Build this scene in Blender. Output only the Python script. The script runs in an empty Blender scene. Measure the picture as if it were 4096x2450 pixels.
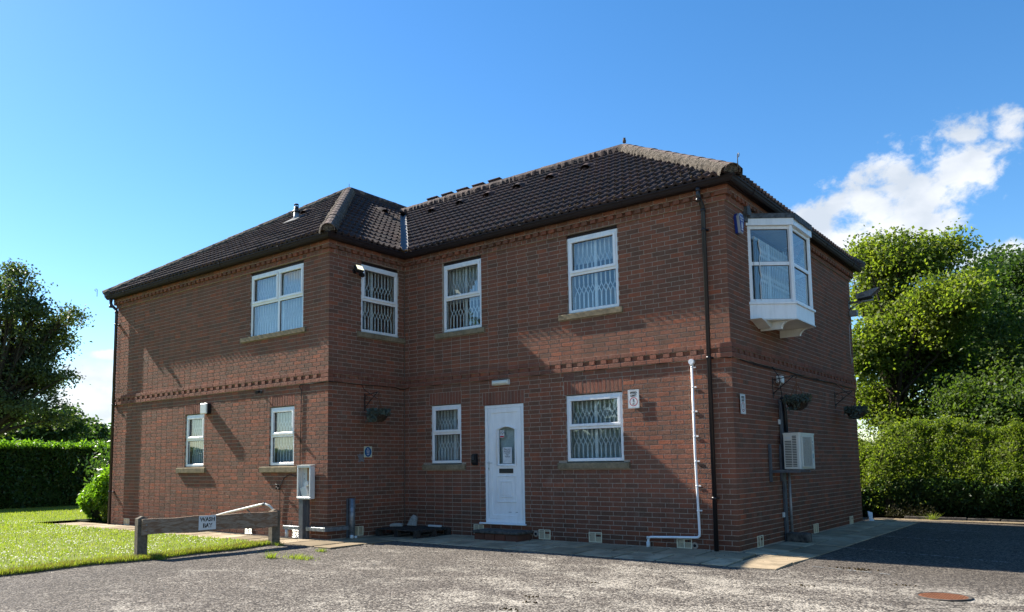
import bpy, math, random
import numpy as np
from mathutils import Vector, Matrix
random.seed(7); rng = np.random.default_rng(7)
sc = bpy.context.scene
COL = sc.collection

# ------------------------------------------------------------------ camera, sky, sun, exposure
YAW, PIT, ROL = 0.66978, 0.09997, -0.012048
CAM = Vector((4.3769, -11.3283, 1.2959))
f0 = Vector((-math.sin(YAW)*math.cos(PIT), math.cos(YAW)*math.cos(PIT), math.sin(PIT)))
r0 = Vector((math.cos(YAW), math.sin(YAW), 0)); u0 = r0.cross(f0)
cr = r0*math.cos(ROL)+u0*math.sin(ROL); cu = -r0*math.sin(ROL)+u0*math.cos(ROL)
cam = bpy.data.cameras.new('camera'); camo = bpy.data.objects.new('camera', cam); COL.objects.link(camo)
camo.matrix_world = Matrix(((cr.x, cu.x, -f0.x, CAM.x), (cr.y, cu.y, -f0.y, CAM.y), (cr.z, cu.z, -f0.z, CAM.z), (0, 0, 0, 1)))
cam.sensor_width = 36; cam.lens = 36*3149.573/4096
cam.shift_x = (2048-1956.308)/4096; cam.shift_y = (1544.545-1225)/4096
cam.clip_start = 0.1; cam.clip_end = 3000
sc.camera = camo

SUN = Vector((-1.0, -0.1, 0.81)).normalized()          # towards the sun
EL = math.asin(SUN.z); AZ = math.atan2(SUN.x, SUN.y)
w = bpy.data.worlds.new('World'); sc.world = w; w.use_nodes = True
nt = w.node_tree; nt.nodes.clear()
def wn(t, **k):
    n = nt.nodes.new(t)
    for a, b in k.items(): setattr(n, a, b)
    return n
def wm(op, a, b=None, clamp=False):
    n = wn('ShaderNodeMath', operation=op, use_clamp=clamp)
    for i, x in enumerate((a, b)):
        if x is None: continue
        if isinstance(x, (int, float)): n.inputs[i].default_value = x
        else: nt.links.new(x, n.inputs[i])
    return n.outputs[0]
sky = wn('ShaderNodeTexSky', sky_type='NISHITA', sun_disc=False, sun_elevation=EL, sun_rotation=AZ,
         altitude=30, air_density=1.0, dust_density=0.15, ozone_density=3.0)
bg = wn('ShaderNodeBackground'); bg.inputs[1].default_value = 0.088
hsv = wn('ShaderNodeHueSaturation'); hsv.inputs['Saturation'].default_value = 1.27
nt.links.new(sky.outputs[0], hsv.inputs['Color']); nt.links.new(hsv.outputs[0], bg.inputs[0])
tc = wn('ShaderNodeTexCoord'); DIR = tc.outputs['Generated']
def wnoise(scale, det=8, rough=0.6, off=0, sz=1.0, dist=0.0):
    mp = wn('ShaderNodeMapping'); nt.links.new(DIR, mp.inputs[0]); mp.inputs['Location'].default_value = (off, off*.7, 0); mp.inputs['Scale'].default_value = (1, 1, sz)
    n = wn('ShaderNodeTexNoise'); n.inputs['Scale'].default_value = scale; n.inputs['Detail'].default_value = det
    n.inputs['Roughness'].default_value = rough; n.inputs['Distortion'].default_value = dist
    nt.links.new(mp.outputs[0], n.inputs[0]); return n.outputs[0]
BLOBS = [ # direction, horizontal radius, vertical radius, weight
 ((-.152,.940,.305),.075,.046),((-.108,.944,.322),.060,.040),((-.19,.935,.300),.055,.040),((-.250,.925,.287),.062,.030),
 ((-.282,.915,.279),.060,.024),((-.215,.940,.268),.075,.030),((-.165,.95,.272),.070,.030),((-.062,.934,.352),.020,.018),((-.098,.93,.352),.024,.020),
 ((-.31,.92,.235),.080,.030),((-.24,.945,.24),.080,.034),
 ((-.085,.975,.215),.055,.020),((-.03,.98,.205),.060,.018),
 ((-.899,.425,.104),.055,.016),((-.905,.41,.078),.060,.022),((-.893,.432,.130),.020,.005),((-.912,.40,.060),.09,.022),((-.95,.31,.07),.08,.03),
 ((-.78,-.60,.30),.16,.07),((-.90,-.42,.42),.14,.06),((-.62,-.78,.36),.16,.06),((-.2,-.95,.3),.3,.08),((.55,-.8,.3),.3,.08),((.95,.1,.25),.25,.07)]
acc = None
for bi_, (c, rh, rv) in enumerate(BLOBS):
    c = Vector(c); c.z -= .017 if bi_ < 11 else 0; c.normalize()
    s = wn('ShaderNodeVectorMath', operation='SUBTRACT'); nt.links.new(DIR, s.inputs[0]); s.inputs[1].default_value = c
    m = wn('ShaderNodeVectorMath', operation='MULTIPLY'); nt.links.new(s.outputs[0], m.inputs[0]); m.inputs[1].default_value = (1/rh, 1/rh, 1/rv)
    l = wn('ShaderNodeVectorMath', operation='LENGTH'); nt.links.new(m.outputs[0], l.inputs[0])
    v = wm('SUBTRACT', 1.0, l.outputs['Value']); v = wm('MAXIMUM', v, -1.0)
    acc = v if acc is None else wm('MAXIMUM', acc, v)
n1 = wnoise(17, 9, .62, 0, 1.35, .15); n2 = wnoise(45, 6, .6, 3, 1.2, .3)
fld = wm('ADD', wm('ADD', acc, wm('MULTIPLY', wm('SUBTRACT', n1, .5), 3.0)), wm('MULTIPLY', wm('SUBTRACT', n2, .5), 1.3))
mr = wn('ShaderNodeMapRange', interpolation_type='SMOOTHSTEP'); nt.links.new(fld, mr.inputs[0])
mr.inputs[1].default_value = -.10; mr.inputs[2].default_value = .66
# self shading of the cloud: thick parts and undersides greyer
n3 = wnoise(11, 5, .5, 7, 1.6); shd = wn('ShaderNodeMapRange'); nt.links.new(n3, shd.inputs[0]); shd.inputs[1].default_value = .42; shd.inputs[2].default_value = .62
cc = wn('ShaderNodeMix', data_type='RGBA'); nt.links.new(shd.outputs[0], cc.inputs[0]); cc.inputs[6].default_value = (.66, .72, .80, 1); cc.inputs[7].default_value = (.95, .97, 1, 1)
cb = wn('ShaderNodeBackground'); nt.links.new(cc.outputs[2], cb.inputs[0]); cb.inputs[1].default_value = .46
mx = wn('ShaderNodeMixShader'); dens = wm('MULTIPLY', mr.outputs[0], .93)
nt.links.new(dens, mx.inputs[0]); nt.links.new(bg.outputs[0], mx.inputs[1]); nt.links.new(cb.outputs[0], mx.inputs[2])
wo = wn('ShaderNodeOutputWorld'); nt.links.new(mx.outputs[0], wo.inputs[0])
w.cycles_visibility.camera = True
sl = bpy.data.lights.new('sun', 'SUN'); sl.energy = 5.0; sl.angle = math.radians(.53); sl.color = (1, .93, .82)
so = bpy.data.objects.new('sun', sl); COL.objects.link(so); so.rotation_euler = SUN.to_track_quat('Z', 'Y').to_euler(); so.location = (-20, -5, 20)
vs = sc.view_settings; vs.view_transform = 'Standard'; vs.look = 'None'; vs.exposure = 1.28; vs.gamma = 1; vs.use_curve_mapping = False
sc.cycles.max_bounces = 7; sc.cycles.transparent_max_bounces = 24; sc.cycles.diffuse_bounces = 3; sc.cycles.glossy_bounces = 3
sc.cycles.use_denoising = True; sc.cycles.sample_clamp_indirect = 8; sc.cycles.caustics_reflective = False; sc.cycles.caustics_refractive = False

# ------------------------------------------------------------------ materials
class NT:
    def __init__(s, name, rough=.8, spec=.3):
        s.m = bpy.data.materials.new(name); s.m.use_nodes = True; s.t = s.m.node_tree
        s.p = s.t.nodes['Principled BSDF']; s.out = s.t.nodes['Material Output']
        s.p.inputs['Roughness'].default_value = rough; s.p.inputs['Specular IOR Level'].default_value = spec
    def n(s, t, ins=None, **k):
        n = s.t.nodes.new(t)
        for a, b in k.items(): setattr(n, a, b)
        for a, b in (ins or {}).items(): s.set(n.inputs[a], b)
        return n
    def set(s, sock, v):
        if isinstance(v, bpy.types.NodeSocket): s.t.links.new(v, sock)
        elif isinstance(v, tuple) and len(v) == 3 and sock.type == 'RGBA': sock.default_value = (*v, 1)
        else: sock.default_value = v
    def pos(s, sc_=(1, 1, 1)):
        g = s.n('ShaderNodeNewGeometry'); m = s.n('ShaderNodeMapping', {0: g.outputs['Position']}); m.inputs['Scale'].default_value = sc_; return m.outputs[0]
    def obj(s, sc_=(1, 1, 1)):
        g = s.n('ShaderNodeTexCoord'); m = s.n('ShaderNodeMapping', {0: g.outputs['Object']}); m.inputs['Scale'].default_value = sc_; return m.outputs[0]
    def noise(s, vec, scale, det=4, rough=.55, dist=0):
        n = s.n('ShaderNodeTexNoise', {'Vector': vec, 'Scale': scale, 'Detail': det, 'Roughness': rough, 'Distortion': dist}); return n.outputs[0]
    def ramp(s, fac, stops, interp='LINEAR'):
        r = s.n('ShaderNodeValToRGB', {0: fac}); r.color_ramp.interpolation = interp
        el = r.color_ramp.elements
        while len(el) < len(stops): el.new(.5)
        for e, (p, c) in zip(el, stops): e.position = p; e.color = (*c, 1) if len(c) == 3 else c
        return r.outputs[0]
    def mix(s, f, a, b, mode='MIX'):
        n = s.n('ShaderNodeMix', data_type='RGBA', blend_type=mode); s.set(n.inputs[0], f); s.set(n.inputs[6], a); s.set(n.inputs[7], b); return n.outputs[2]
    def math(s, op, a, b=0.0, clamp=False):
        n = s.n('ShaderNodeMath', operation=op, use_clamp=clamp); s.set(n.inputs[0], a); s.set(n.inputs[1], b); return n.outputs[0]
    def mr(s, v, a, b, c=0.0, d=1.0):
        return s.n('ShaderNodeMapRange', {0: v, 1: a, 2: b, 3: c, 4: d}).outputs[0]
    def bump(s, h, strength=.5, dist=.01):
        b = s.n('ShaderNodeBump', {'Height': h, 'Strength': strength, 'Distance': dist}); s.t.links.new(b.outputs[0], s.p.inputs['Normal']); return b
    def rnd(s):
        g = s.n('ShaderNodeNewGeometry'); o = s.n('ShaderNodeObjectInfo')
        return s.math('FRACT', s.math('ADD', g.outputs['Random Per Island'], s.math('MULTIPLY', o.outputs['Random'], 7.31)))
    def base(s, c): s.set(s.p.inputs['Base Color'], c); return s

def plain(name, col, rough=.6, spec=.3, metal=0, var=.12, nscale=9, bump=0):
    m = NT(name, rough, spec); m.p.inputs['Metallic'].default_value = metal
    v = m.noise(m.pos(), nscale, 5, .6); d = tuple(max(0, c*(1-var*1.6)) for c in col)
    m.base(m.mix(m.mr(v, .3, .7), d, col))
    if bump: m.bump(m.noise(m.pos(), nscale*12, 4), bump, .004)
    return m.m

def brick_mat(name, soldier=False, dark=0.0):
    m = NT(name, .88, .2); r = m.rnd()
    if soldier: c = m.ramp(r, [(0, (.20, .066, .043)), (.4, (.29, .090, .055)), (.8, (.33, .11, .066)), (1, (.22, .088, .06))])
    else: c = m.ramp(r, [(0, (.17, .078, .050)), (.18, (.215, .087, .053)), (.38, (.27, .094, .055)), (.58, (.325, .100, .055)), (.78, (.235, .096, .059)), (.93, (.41, .11, .05)), (1, (.19, .093, .063))])
    v = m.noise(m.pos(), 3.2, 3); c = m.mix(m.mr(v, .35, .65), c, m.mix(.3, c, (.15, .10, .075)))
    big = m.noise(m.pos((1, 1, .6)), .8, 5, .65); c = m.mix(m.mr(big, .38, .66, 0, .42), c, m.mix(1, c, (.62, .64, .66), 'MULTIPLY'))
    w_ = m.noise(m.pos((1, 1, .25)), 60, 4, .7); c = m.mix(m.mr(w_, .3, .75, 0, .55), c, m.mix(.5, c, (.34, .23, .165)))
    ef = m.noise(m.pos(), 1.7, 7, .72); c = m.mix(m.mr(ef, .60, .74, 0, .38), c, (.40, .31, .25))
    # darker towards the ground, with washed streaks
    g = m.n('ShaderNodeSeparateXYZ', {0: m.pos()}); low = m.mr(g.outputs[2], .0, .95, .62, 1)
    st = m.noise(m.pos((3.2, 3.2, .35)), 2.2, 4); low2 = m.math('MULTIPLY', low, m.mr(st, .3, .7, .86, 1.06))
    c = m.mix(1.0, c, m.n('ShaderNodeCombineXYZ', {0: low2, 1: m.math('MULTIPLY', low2, .985), 2: m.math('MULTIPLY', low2, .97)}).outputs[0], 'MULTIPLY')
    m.base(c)
    h = m.math('ADD', m.noise(m.pos((1, 1, .45)), 48, 4, .75), m.math('MULTIPLY', m.noise(m.pos(), 150, 2), .3))
    m.bump(h, 1.0, .020); return m.m
M = {}
M['brick'] = brick_mat('rustic brick'); M['soldier'] = brick_mat('red soldier brick', True)
m = NT('mortar', .95, .1); v = m.noise(m.pos(), 30, 4); m.base(m.mix(m.mr(v, .3, .7), (.30, .235, .185), (.45, .365, .29))); m.bump(m.noise(m.pos(), 300, 2), .3, .002); M['mortar'] = m.m
def tile_mat():
    m = NT('concrete roof tile', .85, .25); r = m.rnd()
    c = m.ramp(r, [(0, (.036, .024, .024)), (.3, (.055, .034, .031)), (.7, (.078, .044, .037)), (1, (.046, .036, .034))])
    v = m.noise(m.pos(), 2.0, 4); c = m.mix(m.mr(v, .4, .62, 0, .6), c, (.042, .036, .036))
    mo = m.noise(m.pos(), 14, 6, .7); c = m.mix(m.mr(mo, .62, .72), c, (.10, .085, .045))
    li = m.noise(m.pos(), 38, 5, .7); c = m.mix(m.mr(li, .64, .72, 0, .6), c, (.24, .21, .19))
    m.base(c); m.bump(m.noise(m.pos(), 90, 4, .7), .5, .006); return m.m
M['tile'] = tile_mat()
m = NT('weathered ridge tile', .9, .15); c = m.ramp(m.rnd(), [(0, (.11, .075, .063)), (.5, (.145, .10, .084)), (1, (.11, .088, .08))])
c = m.mix(m.mr(m.noise(m.pos(), 16, 6, .7), .45, .7), c, (.20, .17, .14)); c = m.mix(m.mr(m.noise(m.pos(), 24, 6, .75), .66, .72), c, (.4, .37, .33)); m.base(c); m.bump(m.noise(m.pos(), 60, 5, .7), .8, .01); M['ridge'] = m.m
m = NT('lichened bedding mortar', .95, .1); c = m.ramp(m.noise(m.pos(), 26, 6, .8), [(.38, (.04, .036, .03)), (.52, (.12, .10, .08)), (.72, (.32, .28, .235))]); m.base(c); m.bump(m.noise(m.pos(), 50, 6, .8), 1, .02); M['bedding'] = m.m
def upvc(name, col=(.90, .90, .90)):
    m = NT(name, .32, .45); d = m.noise(m.pos((1, 1, .3)), 7, 6, .7); m.base(m.mix(m.mr(m.noise(m.pos((6, 6, .5)), 5, 4, .6), .5, .75, 0, .18), m.mix(m.mr(d, .48, .76, 0, .5), col, tuple(c*.72 for c in col)), (col[0]*.62, col[1]*.60, col[2]*.52))); return m.m
M['upvc'] = upvc('white upvc'); M['white'] = upvc('aged white plastic', (.70, .70, .67)); M['cream'] = upvc('cream plastic vent', (.80, .73, .54))
M['fascia'] = plain('grey brown plastic fascia', (.032, .021, .021), .6, .25); M['gutter'] = plain('dark brown gutter', (.026, .017, .017), .65, .2); M['pipe'] = upvc('dark brown downpipe', (.019, .016, .018))
M['rubber'] = plain('black gasket', (.012, .012, .012), .7); M['black'] = plain('black plastic', (.018, .018, .02), .45, .4)
M['lead'] = plain('grey lead sheet', (.13, .137, .148), .6, .4, 0, .35, 12); M['dull_lead'] = plain('weathered lead flashing', (.12, .13, .14), .7, .3, 0, .5, 18)
m = NT('sandstone sill', .9, .15); c = m.mix(m.mr(m.noise(m.pos(), 9, 6, .7), .35, .7), (.17, .135, .085), (.33, .26, .165)); c = m.mix(m.mr(m.noise(m.pos(), 40, 4, .7), .55, .75, 0, .6), c, (.09, .085, .05)); m.base(c); m.bump(m.noise(m.pos(), 80, 4), .5, .005); M['sill'] = m.m
M['galv'] = plain('galvanised steel', (.33, .35, .37), .45, .5, .55, .35, 16); M['greysteel'] = plain('grey painted steel', (.13, .14, .155), .5, .4, .2, .25, 12)
M['darksteel'] = plain('black painted iron', (.016, .015, .016), .55, .4, .1); M['cable'] = plain('black cable', (.014, .013, .014), .6)
M['interior'] = plain('interior plaster', (.42, .41, .38), .9); M['floor'] = plain('interior carpet', (.08, .08, .09), .95)
M['terracotta'] = plain('terracotta vent', (.24, .085, .06), .85, .2, 0, .3, 20)
M['grille'] = plain('white security grille', (.80, .82, .82), .5, .4)
def blind_mat():
    m = NT('pale blind fabric', .9, .1); m.base(m.mix(m.mr(m.noise(m.pos(), 5, 3), .3, .7), (.60, .65, .65), (.74, .78, .78)))
    t = m.n('ShaderNodeBsdfTranslucent', {'Color': (.5, .55, .56)}); x = m.n('ShaderNodeMixShader', {0: .25, 1: m.p.outputs[0], 2: t.outputs[0]}); m.t.links.new(x.outputs[0], m.out.inputs[0]); return m.m
M['blind'] = blind_mat()
def glass_mat():
    m = NT('window glass', .02); t = m.t; t.nodes.remove(m.p)
    fr = m.n('ShaderNodeFresnel', {'IOR': 2.15}); gl = m.n('ShaderNodeBsdfGlossy', {'Color': (.96, .98, 1), 'Roughness': .015})
    b = m.n('ShaderNodeBump', {'Height': m.noise(m.pos(), 2.2, 1), 'Strength': .25, 'Distance': .01}); t.links.new(b.outputs[0], gl.inputs['Normal'])
    tr = m.n('ShaderNodeBsdfTransparent', {'Color': (.92, .955, .955)})
    bf = m.n('ShaderNodeNewGeometry').outputs['Backfacing']; ff = m.math('MULTIPLY', fr.outputs[0], m.math('SUBTRACT', 1.0, bf))
    x = m.n('ShaderNodeMixShader', {0: ff, 1: tr.outputs[0], 2: gl.outputs[0]}); t.links.new(x.outputs[0], m.out.inputs[0]); return m.m
M['glass'] = glass_mat()
def leaf_mat(name, c0, c1, c2, trans=.35, rough=.55, spec=.3, tcol=None):
    m = NT(name, rough, spec); r = m.rnd(); c = m.ramp(r, [(0, c0), (.5, c1), (1, c2)])
    v = m.noise(m.pos(), 1.1, 3); c = m.mix(m.mr(v, .38, .62, 0, .35), c, c2)
    m.base(c); tcl = m.mix(1, c, tcol or (1.7, 1.9, .55), 'MULTIPLY')
    t = m.n('ShaderNodeBsdfTranslucent', {'Color': tcl}); x = m.n('ShaderNodeMixShader', {0: trans, 1: m.p.outputs[0], 2: t.outputs[0]}); m.t.links.new(x.outputs[0], m.out.inputs[0]); return m.m
M['oak'] = leaf_mat('oak leaves', (.045, .066, .034), (.062, .086, .04), (.085, .11, .05), .4)
M['maple'] = leaf_mat('maple leaves', (.065, .10, .02), (.11, .155, .03), (.20, .225, .05), .52)
M['dark_tree'] = leaf_mat('dark tree leaves', (.03, .06, .02), (.045, .085, .028), (.075, .12, .036), .4)
M['ash'] = leaf_mat('ash leaves', (.035, .07, .018), (.06, .10, .025), (.11, .15, .04), .42)
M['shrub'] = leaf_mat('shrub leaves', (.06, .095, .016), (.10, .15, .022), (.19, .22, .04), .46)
M['laurel'] = leaf_mat('laurel leaves', (.06, .13, .015), (.10, .19, .02), (.17, .28, .03), .5, .38, .45)
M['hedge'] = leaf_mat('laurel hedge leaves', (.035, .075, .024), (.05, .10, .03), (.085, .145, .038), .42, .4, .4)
M['grass'] = leaf_mat('grass blades', (.13, .19, .03), (.19, .25, .045), (.30, .31, .09), .45, .6, .2)
M['drygrass'] = leaf_mat('dry grass blades', (.16, .12, .05), (.24, .18, .08), (.20, .19, .06), .3, .8, .1)
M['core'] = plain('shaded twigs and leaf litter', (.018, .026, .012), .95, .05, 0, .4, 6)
M['bark'] = plain('tree bark', (.075, .062, .048), .95, .1, 0, .5, 18, .8)
M['daisy'] = plain('daisy petals', (.75, .75, .70), .8)
M['dead'] = leaf_mat('wilted basket leaves', (.06, .09, .08), (.09, .125, .115), (.12, .12, .09), .15, .8, .1)
M['wicker'] = plain('brown wicker', (.10, .07, .05), .85, .2, 0, .5, 40, .6)
def asphalt():
    m = NT('worn stone-chip asphalt', .92, .18); P = m.pos()
    vo = m.n('ShaderNodeTexVoronoi', {'Vector': P, 'Scale': 52.0}); v2 = m.n('ShaderNodeTexVoronoi', {'Vector': P, 'Scale': 27.0})
    st = m.n('ShaderNodeSeparateColor', {0: vo.outputs['Color']}).outputs[0]; st2 = m.n('ShaderNodeSeparateColor', {0: v2.outputs['Color']}).outputs[0]
    c = m.ramp(st, [(0, (.042, .036, .030)), (.35, (.090, .077, .064)), (.7, (.18, .154, .126)), (1, (.36, .315, .26))])
    c = m.mix(m.mr(st2, .6, .95, 0, .55), c, (.32, .285, .245))
    c = m.mix(m.mr(vo.outputs['Distance'], .35, .75, 0, .75), c, (.028, .026, .026))
    # sandy silt washed into pale patches, long along the fall of the yard
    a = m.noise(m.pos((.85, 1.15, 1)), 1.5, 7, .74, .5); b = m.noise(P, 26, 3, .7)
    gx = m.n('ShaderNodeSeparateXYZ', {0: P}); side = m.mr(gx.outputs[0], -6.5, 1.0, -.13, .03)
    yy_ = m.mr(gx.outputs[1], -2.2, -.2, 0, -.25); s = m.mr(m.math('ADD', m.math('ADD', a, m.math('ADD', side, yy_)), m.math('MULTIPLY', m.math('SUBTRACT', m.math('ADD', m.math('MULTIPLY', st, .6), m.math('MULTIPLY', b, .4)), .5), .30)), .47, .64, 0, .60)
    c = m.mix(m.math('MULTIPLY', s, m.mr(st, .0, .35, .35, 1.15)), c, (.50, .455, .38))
    d = m.noise(P, .45, 3); c = m.mix(m.mr(d, .45, .7, 0, .35), c, (.06, .052, .045)); c = m.mix(m.mr(gx.outputs[1], -1.6, .8, 0, .55), c, m.mix(1, c, (.52, .47, .41), 'MULTIPLY'))  # building's shade painted in: asphalt darker and warmer towards the house
    m.base(c); hh = m.math('SUBTRACT', m.math('MULTIPLY', st, .5), vo.outputs['Distance']); m.bump(hh, .8, .01); return m.m
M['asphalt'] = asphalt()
def slab_mat():
    m = NT('concrete paving slab', .9, .2); c = m.ramp(m.rnd(), [(0, (.24, .185, .115)), (.5, (.40, .31, .20)), (1, (.54, .43, .29))])
    v = m.noise(m.pos(), 2.6, 6, .68); c = m.mix(m.mr(v, .45, .66, 0, .75), c, (.15, .12, .075)); c = m.mix(m.mr(m.noise(m.pos(), 60, 4, .7), .35, .8, 0, .3), c, (.17, .14, .10)); m.base(c); m.bump(m.noise(m.pos(), 110, 4), .35, .004); return m.m
M['slab'] = slab_mat(); M['joint'] = plain('gritty slab joint', (.035, .033, .022), .95, .1, 0, .5, 25)
m = NT('lawn soil and thatch', .95, .1); P = m.pos(); c = m.mix(m.mr(m.noise(P, 3.2, 6, .7), .35, .65), (.14, .18, .035), (.25, .27, .08)); c = m.mix(m.mr(m.noise(P, 60, 3, .7), .4, .7, 0, .5), c, (.08, .11, .03)); m.base(c); m.bump(m.noise(P, 40, 4), .7, .03); M['lawn'] = m.m
m = NT('weathered fence timber', .85, .2); P = m.obj((3, 3, 3)); c = m.mix(m.mr(m.noise(m.pos((7, 1.0, 7)), 3.2, 6, .65, 1.2), .42, .60), (.23, .13, .075), (.36, .285, .21)); c = m.mix(m.mr(m.noise(m.pos((30, 3, 30)), 4, 4), .4, .8, 0, .4), c, (.09, .07, .055)); m.base(c); m.bump(m.noise(m.pos((40, 3, 40)), 6, 3), .4, .004); M['timber'] = m.m
M['post'] = plain('weathered brown post', (.17, .12, .085), .85, .2, 0, .5, 14, .5); M['postgrey'] = plain('grey weathered timber', (.22, .185, .14), .9, .15, 0, .4, 22, .5)
M['pallet'] = plain('dark pallet wood', (.085, .07, .06), .9, .15, 0, .5, 16, .6); M['stone'] = plain('pale broken stone', (.50, .47, .42), .9, .15, 0, .35, 18, .5)
M['concrete'] = plain('dirty concrete', (.15, .135, .12), .9, .15, 0, .5, 14, .6); M['painted'] = plain('worn line paint', (.42, .42, .40), .85, .15, 0, .6, 30)
m = NT('rusty chequer plate', .85, .3); wv = m.n('ShaderNodeTexVoronoi', {'Vector': m.pos(), 'Scale': 34.0}); m.base(m.mix(m.mr(m.noise(m.pos(), 25, 5, .7), .3, .7), (.14, .055, .026), (.24, .10, .05))); m.bump(wv.outputs['Distance'], .8, .01); M['rust'] = m.m
M['signwhite'] = plain('white sign face', (.74, .74, .72), .4, .4, 0, .05); M['signred'] = plain('red sign ink', (.50, .03, .05), .5); M['signblack'] = plain('black sign ink', (.02, .02, .022), .5)
M['signblue'] = plain('blue sign ink', (.006, .10, .28), .5); M['cream_sign'] = plain('faded cream sign', (.62, .64, .46), .5); M['alarm_blue'] = plain('blue alarm plastic', (.012, .04, .26), .35, .5); M['alarm_grey'] = plain('silver alarm plastic', (.42, .44, .47), .35, .5)
M['paper'] = plain('white paper', (.72, .73, .74), .8); M['ply'] = plain('orange plywood', (.42, .22, .09), .85, .2, 0, .3, 20); M['silver'] = plain('silver foil', (.5, .5, .52), .3, .5, .9)
M['acwhite'] = upvc('cream air conditioner casing', (.74, .72, .64)); M['acdark'] = plain('dark coil behind grille', (.03, .03, .032), .6); M['sticker'] = plain('pale blue sticker', (.30, .50, .56), .5)
M['lamp_metal'] = plain('grey lamp housing', (.36, .35, .34), .5, .4, .3, .3); M['letterbox'] = plain('dark letter flap', (.05, .055, .055), .4, .5, .5)
m = NT('frosted lamp lens', .3); m.base((.75, .73, .64)); M['lens'] = m.m
m = NT('lit lamp glass', .3); m.base((.9, .85, .6)); m.p.inputs['Emission Color'].default_value = (1, .93, .62, 1); m.p.inputs['Emission Strength'].default_value = .55; M['lit'] = m.m
m = NT('lamp glass', .08, .6); m.base((.05, .055, .05)); M['darkglass'] = m.m
M['mossy'] = plain('moss clump', (.09, .065, .03), .95, .05, 0, .5, 40, .8); M['orangemoss'] = plain('orange moss', (.34, .20, .07), .95, .05, 0, .5, 40, .8)
M['plaster'] = plain('grey filler smear', (.26, .25, .255), .9, .15, 0, .3, 30)
M['field'] = plain('far grass field', (.10, .13, .04), .95, .05, 0, .4, .3)

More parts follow.
